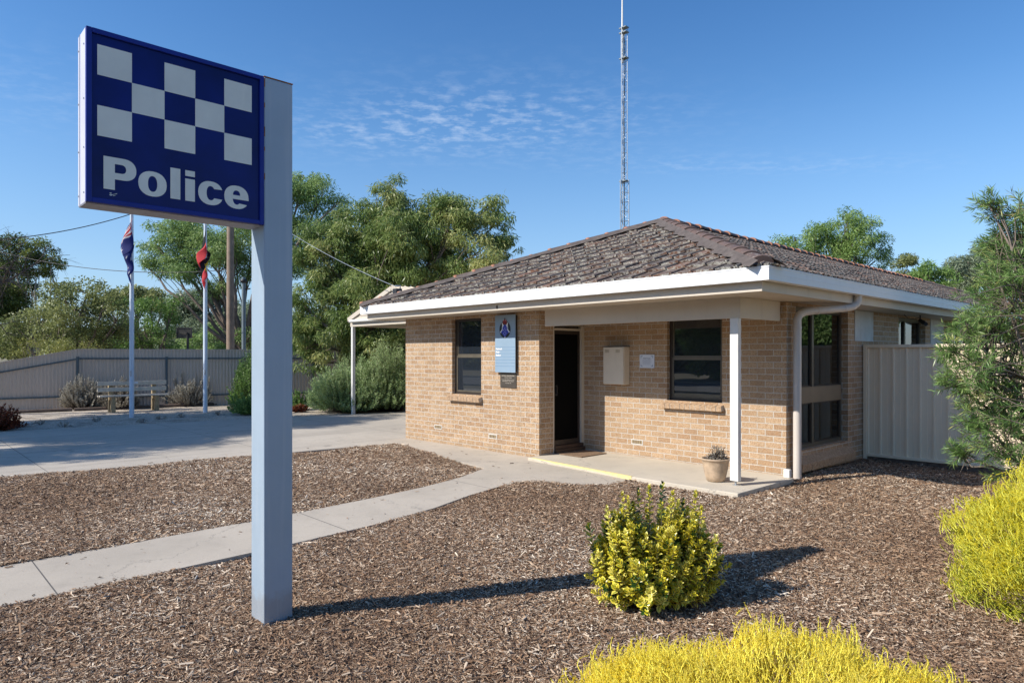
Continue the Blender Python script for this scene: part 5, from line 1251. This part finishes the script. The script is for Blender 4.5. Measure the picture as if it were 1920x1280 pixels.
mb=MB(); p=G(25,800,-.06); mb.box((-.07,-.35,0),(.07,.35,.09),Matrix.Rotation(.25,3,'Z'),p); o=mb.build('concrete_block',M['panelwhite'],bevel=.01); tag(o,'short pale concrete block at the driveway edge beside the red shrub','block')
# weeds on gravel
for i,(px,py) in enumerate(((268,792),(300,786),(120,800),(340,782),(180,790),(75,796),(410,778))):
    sb('weed',px,py,.16,.12,16,'small dry weed tuft growing in the gravel','dry',(.05,.012),8,seed=90+i,cat='weed',group='weeds in the gravel')
# --- golden coleonema
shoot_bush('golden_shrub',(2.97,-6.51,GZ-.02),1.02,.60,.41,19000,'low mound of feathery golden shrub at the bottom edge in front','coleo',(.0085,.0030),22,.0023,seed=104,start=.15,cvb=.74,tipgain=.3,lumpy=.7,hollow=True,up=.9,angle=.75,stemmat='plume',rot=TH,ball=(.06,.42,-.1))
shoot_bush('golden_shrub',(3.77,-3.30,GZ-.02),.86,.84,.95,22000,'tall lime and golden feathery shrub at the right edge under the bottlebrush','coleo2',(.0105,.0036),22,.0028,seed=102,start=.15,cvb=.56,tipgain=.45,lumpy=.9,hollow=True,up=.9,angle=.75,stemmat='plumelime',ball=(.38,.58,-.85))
# --- variegated euonymus
def euonymus():
    c=G(1222,1126,GZ); r=empty('variegated_shrub',c,'compact yellow and green variegated shrub standing alone in the bark bed','shrub'); g=np.random.default_rng(111)
    tips=[];starts=[];cvs=[]
    n=500
    for i in range(n):
        az=g.random()*2*PI; sz=g.random()**.9; el_=math.asin(min(1,sz)); ce_=math.cos(el_)**.6; se_=sz**.8
        rx=.43*(1+.13*math.sin(3*az+1+sz*2)+.09*math.sin(7*az+sz*6))*(.78+.26*g.random()); hh=.56*(.84+.24*g.random())*(1+.10*math.sin(2.3*az+.6))
        q_=c+camright*(math.cos(az)*ce_*rx*1.04)+camfwd*(math.sin(az)*ce_*rx*.80); tips.append((q_.x,q_.y,c.z+hh*se_+.05)); f_=.45*g.random()+.1
        starts.append((c.x+(q_.x-c.x)*f_,c.y+(q_.y-c.y)*f_,c.z+hh*se_*f_*.6)); cvs.append(g.normal()*.16+.56 if g.random()>.13 else .14)
    # tall leading shoots at the back, positioned along the crown
    for off,dz,h,cv in ((-.45,.05,.56,.3),(-.33,0,.70,.85),(-.22,.05,.79,.5),(-.17,.1,.74,.6),(-.10,.1,.80,.14),(-.02,.12,.82,.40),(.05,.02,.86,.05),(.10,.0,.76,.7),(.14,.1,.78,.4),(.20,.05,.74,.12),(.28,.03,.80,.6),(.31,0,.70,.65),(.40,-.03,.50,.7),(.36,-.12,.44,.5)):
        dz-=.13; h*=.97; p=c+camright*off+camfwd*dz; tips.append((p.x,p.y,c.z+h)); q_=c+camright*off*.6+camfwd*dz*.5; starts.append((q_.x,q_.y,c.z)); cvs.append(cv)
    tips=np.array(tips);starts=np.array(starts); V=[];Fc=[];E=[];C_=[]; mb=MB()
    for ti,st,cb in zip(tips,starts,cvs):
        L=np.linalg.norm(ti-st); mid=(ti+st)/2+np.array([(ti-st)[0],(ti-st)[1],0])*.18; tall=ti[2]-c.z>.64
        mb.tube([st,mid,ti],[.004,.003,.0016],4,caps=False)
        nodes=min(int(L/.020),13 if tall else 11); ph=g.random()*PI
        for k in range(nodes):
            u=1-(k*.020)/L
            if u<.18: break
            p=(1-u)**2*st+2*u*(1-u)*mid+u*u*ti; tn=2*(1-u)*(mid-st)+2*u*(ti-mid); tn/=np.linalg.norm(tn)
            e1=np.cross(tn,[.3,.2,.9]); e1/=np.linalg.norm(e1)+1e-6; e2=np.cross(tn,e1)
            for sg in (0,PI):
                a=ph+k*PI/2+sg+g.normal()*.25; d=e1*math.cos(a)+e2*math.sin(a); spread=min(1.25,.35+k*.2)
                d=tn*math.cos(spread)+d*math.sin(spread); d+=np.array([0,0,.12]); d/=np.linalg.norm(d)
                ll=(.040+.014*g.random())*(.62 if k==0 else .85 if k==1 else 1)*(.92 if tall else 1.08); ww=ll*.58
                s=np.cross(d,tn); s/=np.linalg.norm(s)+1e-6; nn=np.cross(s,d); cv=min(1,max(0,cb+g.normal()*.16-(.2 if k>8 and not tall else 0)))
                b0=len(V); cup=.22*ww
                for (x_,w_,ed) in ((0,0,1),(.30,.42,1),(.65,.5,1),(1,0,1),(.65,-.5,1),(.30,-.42,1),(.30,0,0),(.68,0,0)):
                    V.append(p+d*ll*x_+s*ww*w_+nn*(cup*abs(w_)*2-.10*ll*x_*x_)); E.append(ed); C_.append(cv)
                Fc+=[(b0,b0+6,b0+1),(b0,b0+5,b0+6),(b0+1,b0+6,b0+7),(b0+1,b0+7,b0+2),(b0+5,b0+4,b0+7),(b0+5,b0+7,b0+6),(b0+2,b0+7,b0+3),(b0+4,b0+3,b0+7)]
    mb.build('stem',M['twig'],r)
    npmesh('foliage',np.array(V),np.array(Fc),LM['varieg'],r,{'edge':E,'cv':C_},smooth=True); print('euon',len(Fc))
euonymus()
# --- bottlebrush
def bottlebrush():
    t=6.3; c=D(1990,HY,t); c.z=GZ; r=empty('bottlebrush_tree',c,'green bottlebrush with narrow leaves and grey twigs at the right edge by the fence','shrub')
    rnd=random.Random(121); g=np.random.default_rng(121); mb=MB()
    lobes=[(1960,420,60),(1900,400,34),(1855,385,20),(1865,450,26),(1900,480,50),(1870,520,30),(1890,560,55),(1950,540,80),(1850,600,40),(1800,620,26),(1880,660,70),(1830,690,45),(1780,660,16),(1790,720,22),(1850,750,50),(1900,760,70),(1870,820,48),(1820,790,20),(1910,850,55),(1800,850,14),(2000,650,110),(2020,500,100),(2010,800,110)]
    L=px_lobes(t,lobes,5,.9); P=[];Dn=[];cvs=[];Ls=[]
    def spray(a,d,Ln,n):
        pts=[a]; k=5
        for i in range(k):
            d=(d+Vector((rnd.gauss(0,.10),rnd.gauss(0,.10),rnd.gauss(.0,.08)))).normalized(); pts.append(pts[-1]+d*Ln/k)
        mb.tube(pts,[.0045*(1-.7*i/k) for i in range(k+1)],4,caps=False); cb=g.normal()*.14+.5
        for _ in range(n):
            u=(.25+.75*rnd.random()**.8)*k; i=min(k-1,int(u)); p=pts[i].lerp(pts[i+1],u-i); tn=(pts[i+1]-pts[i]).normalized(); q_=Vector((rnd.gauss(0,1),rnd.gauss(0,1),rnd.gauss(0,1))); q_-=tn*q_.dot(tn); q_.normalize()
            P.append(p); Dn.append(tn*.75+q_*.75); cvs.append(cb+rnd.gauss(0,.13)+(.2 if u>k*.92 else 0)); Ls.append(.055+.040*rnd.random())
    for cc_,rr in L:
        s=c+Vector((rnd.uniform(-.15,.15),rnd.uniform(-.15,.15),rnd.uniform(.2,1.3))); s.z=min(s.z,max(.15,cc_.z-.2))
        pts=limb(mb,s,cc_,.020,.006,rnd,8,.13,6); ns=int(14+300*rr*rr*1.25)
        for _ in range(ns):
            o=pts[rnd.randint(4,8)]; q_=Vector((rnd.gauss(0,1),rnd.gauss(0,1),rnd.gauss(0,1))).normalized()*rr*(.35+.65*rnd.random()**.5); e_=cc_+q_
            out=Vector((e_.x-c.x,e_.y-c.y,0)); out=out.normalized() if out.length>.01 else Vector((1,0,0))
            d=(q_.normalized()*.8+out*.6+Vector((0,0,rnd.gauss(.25,.4)))).normalized(); Ln=rnd.uniform(.16,.30); a=e_-d*Ln*.7
            if rnd.random()<.35: limb(mb,o,a,.007,.004,rnd,4,.08,4)
            spray(a,d,Ln,28)
    for k in range(60):
        py=rnd.uniform(395,860); edge=1868-85*math.sin((py-380)/480*PI)**2-rnd.uniform(-30,25); e_=D(edge,py,t+rnd.uniform(-.7,.5))
        d=(-camright*.9+Vector((0,0,rnd.uniform(-.35,.75)))+camfwd*rnd.uniform(-.4,.4)).normalized(); a=e_-d*.5
        limb(mb,a-d*.25,a,.006,.0045,rnd,3,.06,4); spray(a,d,rnd.uniform(.30,.5),36)
    mb.tube([c,c+Vector((0,0,1.6))],[.05,.035],8,caps=False); mb.build('branches',M['bark'],r)
    V,Fq,cv=leaf_arrays(np.array([tuple(p) for p in P]),np.array([tuple(p) for p in Dn]),np.array(Ls),np.full(len(P),.0078),np.clip(np.array(cvs),0,1),.1)
    npmesh('foliage',V,Fq,LM['bottle'],r,{'cv':cv}); print('bottle',len(P))
bottlebrush()
# ================================================================ across the street (seen in the window reflections)
mb=MB(); mb.add([(-90,-16.,-.10),(90,-16.,-.10),(90,-14.6,-.10),(-90,-14.6,-.10)],[(0,1,2,3)]); tag(mb.build('footpath',M['path']),kind='structure')
mb=MB(); mb.add([(-120,-29.,-.115),(120,-29.,-.115),(120,-19.,-.115),(-120,-19.,-.115)],[(0,1,2,3)]); tag(mb.build('road',M['asphalt']),kind='structure')
mb=MB(); mb.box((-120,-18.99,-.13),(120,-18.85,-.02)); mb.box((-120,-29.15,-.13),(120,-29.01,-.02)); tag(mb.build('kerb',M['slab']),kind='structure')
mb=MB(); k=-60
while k<60: mb.add([(k,-24.05,-.111),(k+3,-24.05,-.111),(k+3,-23.95,-.111),(k,-23.95,-.111)],[(0,1,2,3)]); k+=9
tag(mb.build('road_marking',M['roadline']),kind='structure')
HS=empty('neighbour_house',(-8,-40,-.12),'pale weatherboard house across the road','house')
mb=MB(); mb.box((-16,-44,-.12),(0,-36,2.9)); mb.build('wall',M['panelwhite'],HS)
mb=MB(); mb.add([(-16.6,-44.6,2.9),(.6,-44.6,2.9),(.6,-35.4,2.9),(-16.6,-35.4,2.9),(-12,-40,4.7),(-4,-40,4.7)],[(0,1,5,4),(1,2,5),(2,3,4,5),(3,0,4),(0,3,2,1)]); mb.build('roof',M['greypole'],HS)
for x in (-14,-9,-3.5):
    mb=MB(); mb.box((x,-35.99,.9),(x+1.6,-35.95,2.1)); mb.build('window',M['glass'],HS)
g=random.Random(5)
for i,(x,y,h,r_) in enumerate(((-22,-37,5.5,3.6),(4,-36,5.2,3.2),(11,-40,6.5,4.),(18,-35,5,3.2),(27,-32,6,3.6))):
    L=[(Vector((x+g.uniform(-1.3,1.3),y+g.uniform(-1.3,1.3),h*g.uniform(.3,1.2))),r_*g.uniform(.5,.75)) for _ in range(8)]
    tree('street_tree',(x,y,-.12),L,'fresh',['street tree across the road, furthest left','street tree right of the pale house','tall street tree set back across the road','rounded street tree by the far kerb','street tree furthest right on the road'][i],leaf=(.3,.12),dens=.35,sub=.8,seed=130+i,group='trees across the road')
lob=[(Vector((-190+k*9.,-62+g.uniform(-4,4),3.5+g.uniform(-1,2.5))),6.2) for k in range(30)]  # tree line added out of view so the window panes mirror dark foliage
w_,_=crown_mesh('woodland',lob,LM['olive'],None,(.7,.35),.25,.2,2.2,.4,160); tag(w_,'added distant band of trees across the road, darkening the window reflections','woodland',None,'stuff')
L=[(Vector((-3+k*.8,-31.5,.5)),.65) for k in range(10)]
hd=empty('hedge',(-.0,-31.5,-.12),'clipped green hedge across the road','hedge'); crown_mesh('foliage',L,LM['fresh'],hd,(.12,.07),.7,.1,.35,.4,140)
# a leafy tree on the far side of the side yard, mirrored in the side window
L=[(Vector((8.5+g.uniform(-3.,3.),21+g.uniform(-3,3),g.uniform(1.5,6.5))),1.7) for _ in range(16)]
tree('yard_tree',(8.5,21,-.12),L,'euc','green tree beyond the side yard, outside the right edge',leaf=(.2,.07),dens=.5,sub=.7,seed=150)
# ================================================================ light, sky, camera
AZ=R(22.3); EL=R(37.6)
d=Vector((math.sin(AZ)*math.cos(EL),math.cos(AZ)*math.cos(EL),-math.sin(EL)))
sd=bpy.data.lights.new('sun','SUN'); sd.energy=4.9; sd.angle=R(.53); sd.color=(1,.95,.87)
so=bpy.data.objects.new('sun',sd); COL.objects.link(so); so.rotation_euler=d.to_track_quat('-Z','Y').to_euler(); so.location=(0,0,30)
wd=bpy.data.worlds.new('World'); scene.world=wd; wd.use_nodes=True; nt=wd.node_tree; N=nt.nodes; L=nt.links
bg=N['Background']; sk=N.new('ShaderNodeTexSky'); sk.sky_type='NISHITA'; sk.sun_disc=False; sk.sun_elevation=EL; sk.sun_rotation=R(180)+AZ
sk.altitude=100; sk.air_density=1.0; sk.dust_density=.4; sk.ozone_density=2.5
tc=N.new('ShaderNodeTexCoord').outputs['Generated']
sep=N.new('ShaderNodeSeparateXYZ'); L.new(tc,sep.inputs[0])
# clouds on a high layer: project direction to a plane
zz=mathn(nt,'MAXIMUM',sep.outputs[2],.03); cxn=N.new('ShaderNodeCombineXYZ')
L.new(mathn(nt,'DIVIDE',sep.outputs[0],zz),cxn.inputs[0]); L.new(mathn(nt,'DIVIDE',sep.outputs[1],zz),cxn.inputs[1])
rotv=mapping(nt,cxn.outputs[0],(1,1,1),(0,0,-TH))     # x = right of view, y = along view
n1=noise(nt,mapping(nt,rotv,(4.2,4.6,1)),2.6,8,.62); n2=noise(nt,mapping(nt,rotv,(.9,.75,1),(0,0,0),(3.1,1.7,0)),1.1,3,.5)
s2=N.new('ShaderNodeSeparateXYZ'); L.new(rotv,s2.inputs[0])
def gauss(v,c,w):
    q=mathn(nt,'DIVIDE',mathn(nt,'SUBTRACT',v,c),w); return mathn(nt,'EXPONENT',mathn(nt,'MULTIPLY',mathn(nt,'MULTIPLY',q,q),-1.))
m1=mathn(nt,'MULTIPLY',gauss(s2.outputs[0],-.3,.8),gauss(s2.outputs[1],2.95,.42))
m2=mathn(nt,'MULTIPLY',gauss(s2.outputs[0],1.25,.7),gauss(s2.outputs[1],3.55,.18))
m3=mathn(nt,'MULTIPLY',gauss(s2.outputs[0],-1.9,.8),gauss(s2.outputs[1],2.6,.5))
msk=mathn(nt,'ADD',m1,mathn(nt,'ADD',mathn(nt,'MULTIPLY',m2,.75),mathn(nt,'MULTIPLY',m3,.22)))
cl=mathn(nt,'MULTIPLY',ramp(nt,n1,[(.46,(0,0,0)),(.74,(1,1,1))]),ramp(nt,n2,[(.30,(.15,.15,.15)),(.6,(1,1,1))]))
cl=mathn(nt,'MULTIPLY',mathn(nt,'MULTIPLY',cl,msk),.50)
hs=N.new('ShaderNodeHueSaturation'); hs.inputs['Saturation'].default_value=1.2; L.new(sk.outputs[0],hs.inputs['Color'])
lowsky=ramp(nt,sep.outputs[2],[(.0,(.62,.62,.62)),(.14,(.42,.42,.42)),(.34,(0,0,0))])
skc=mixc(nt,lowsky,hs.outputs[0],(1.65,2.75,4.6))
skc=mixc(nt,ramp(nt,sep.outputs[2],[(.12,(0,0,0)),(.5,(1,1,1))]),skc,(.66,.82,.95),'MULTIPLY')
c=mixc(nt,cl,skc,(4.6,5.2,6.1))
L.new(c,bg.inputs['Color']); bg.inputs['Strength'].default_value=.14
cam=bpy.data.cameras.new('camera'); co=bpy.data.objects.new('camera',cam); COL.objects.link(co); scene.camera=co
co.location=(CX,CY,CH); co.rotation_euler=(PI/2,0,TH); cam.sensor_width=36; cam.lens=F/1920*36; cam.shift_y=(HY-640)/1920; cam.clip_end=3000; cam.clip_start=.05
scene.view_settings.view_transform='Standard'; scene.view_settings.look='None'; scene.view_settings.exposure=.35; scene.view_settings.gamma=1
try: scene.view_settings.use_curve_mapping=False
except Exception: pass
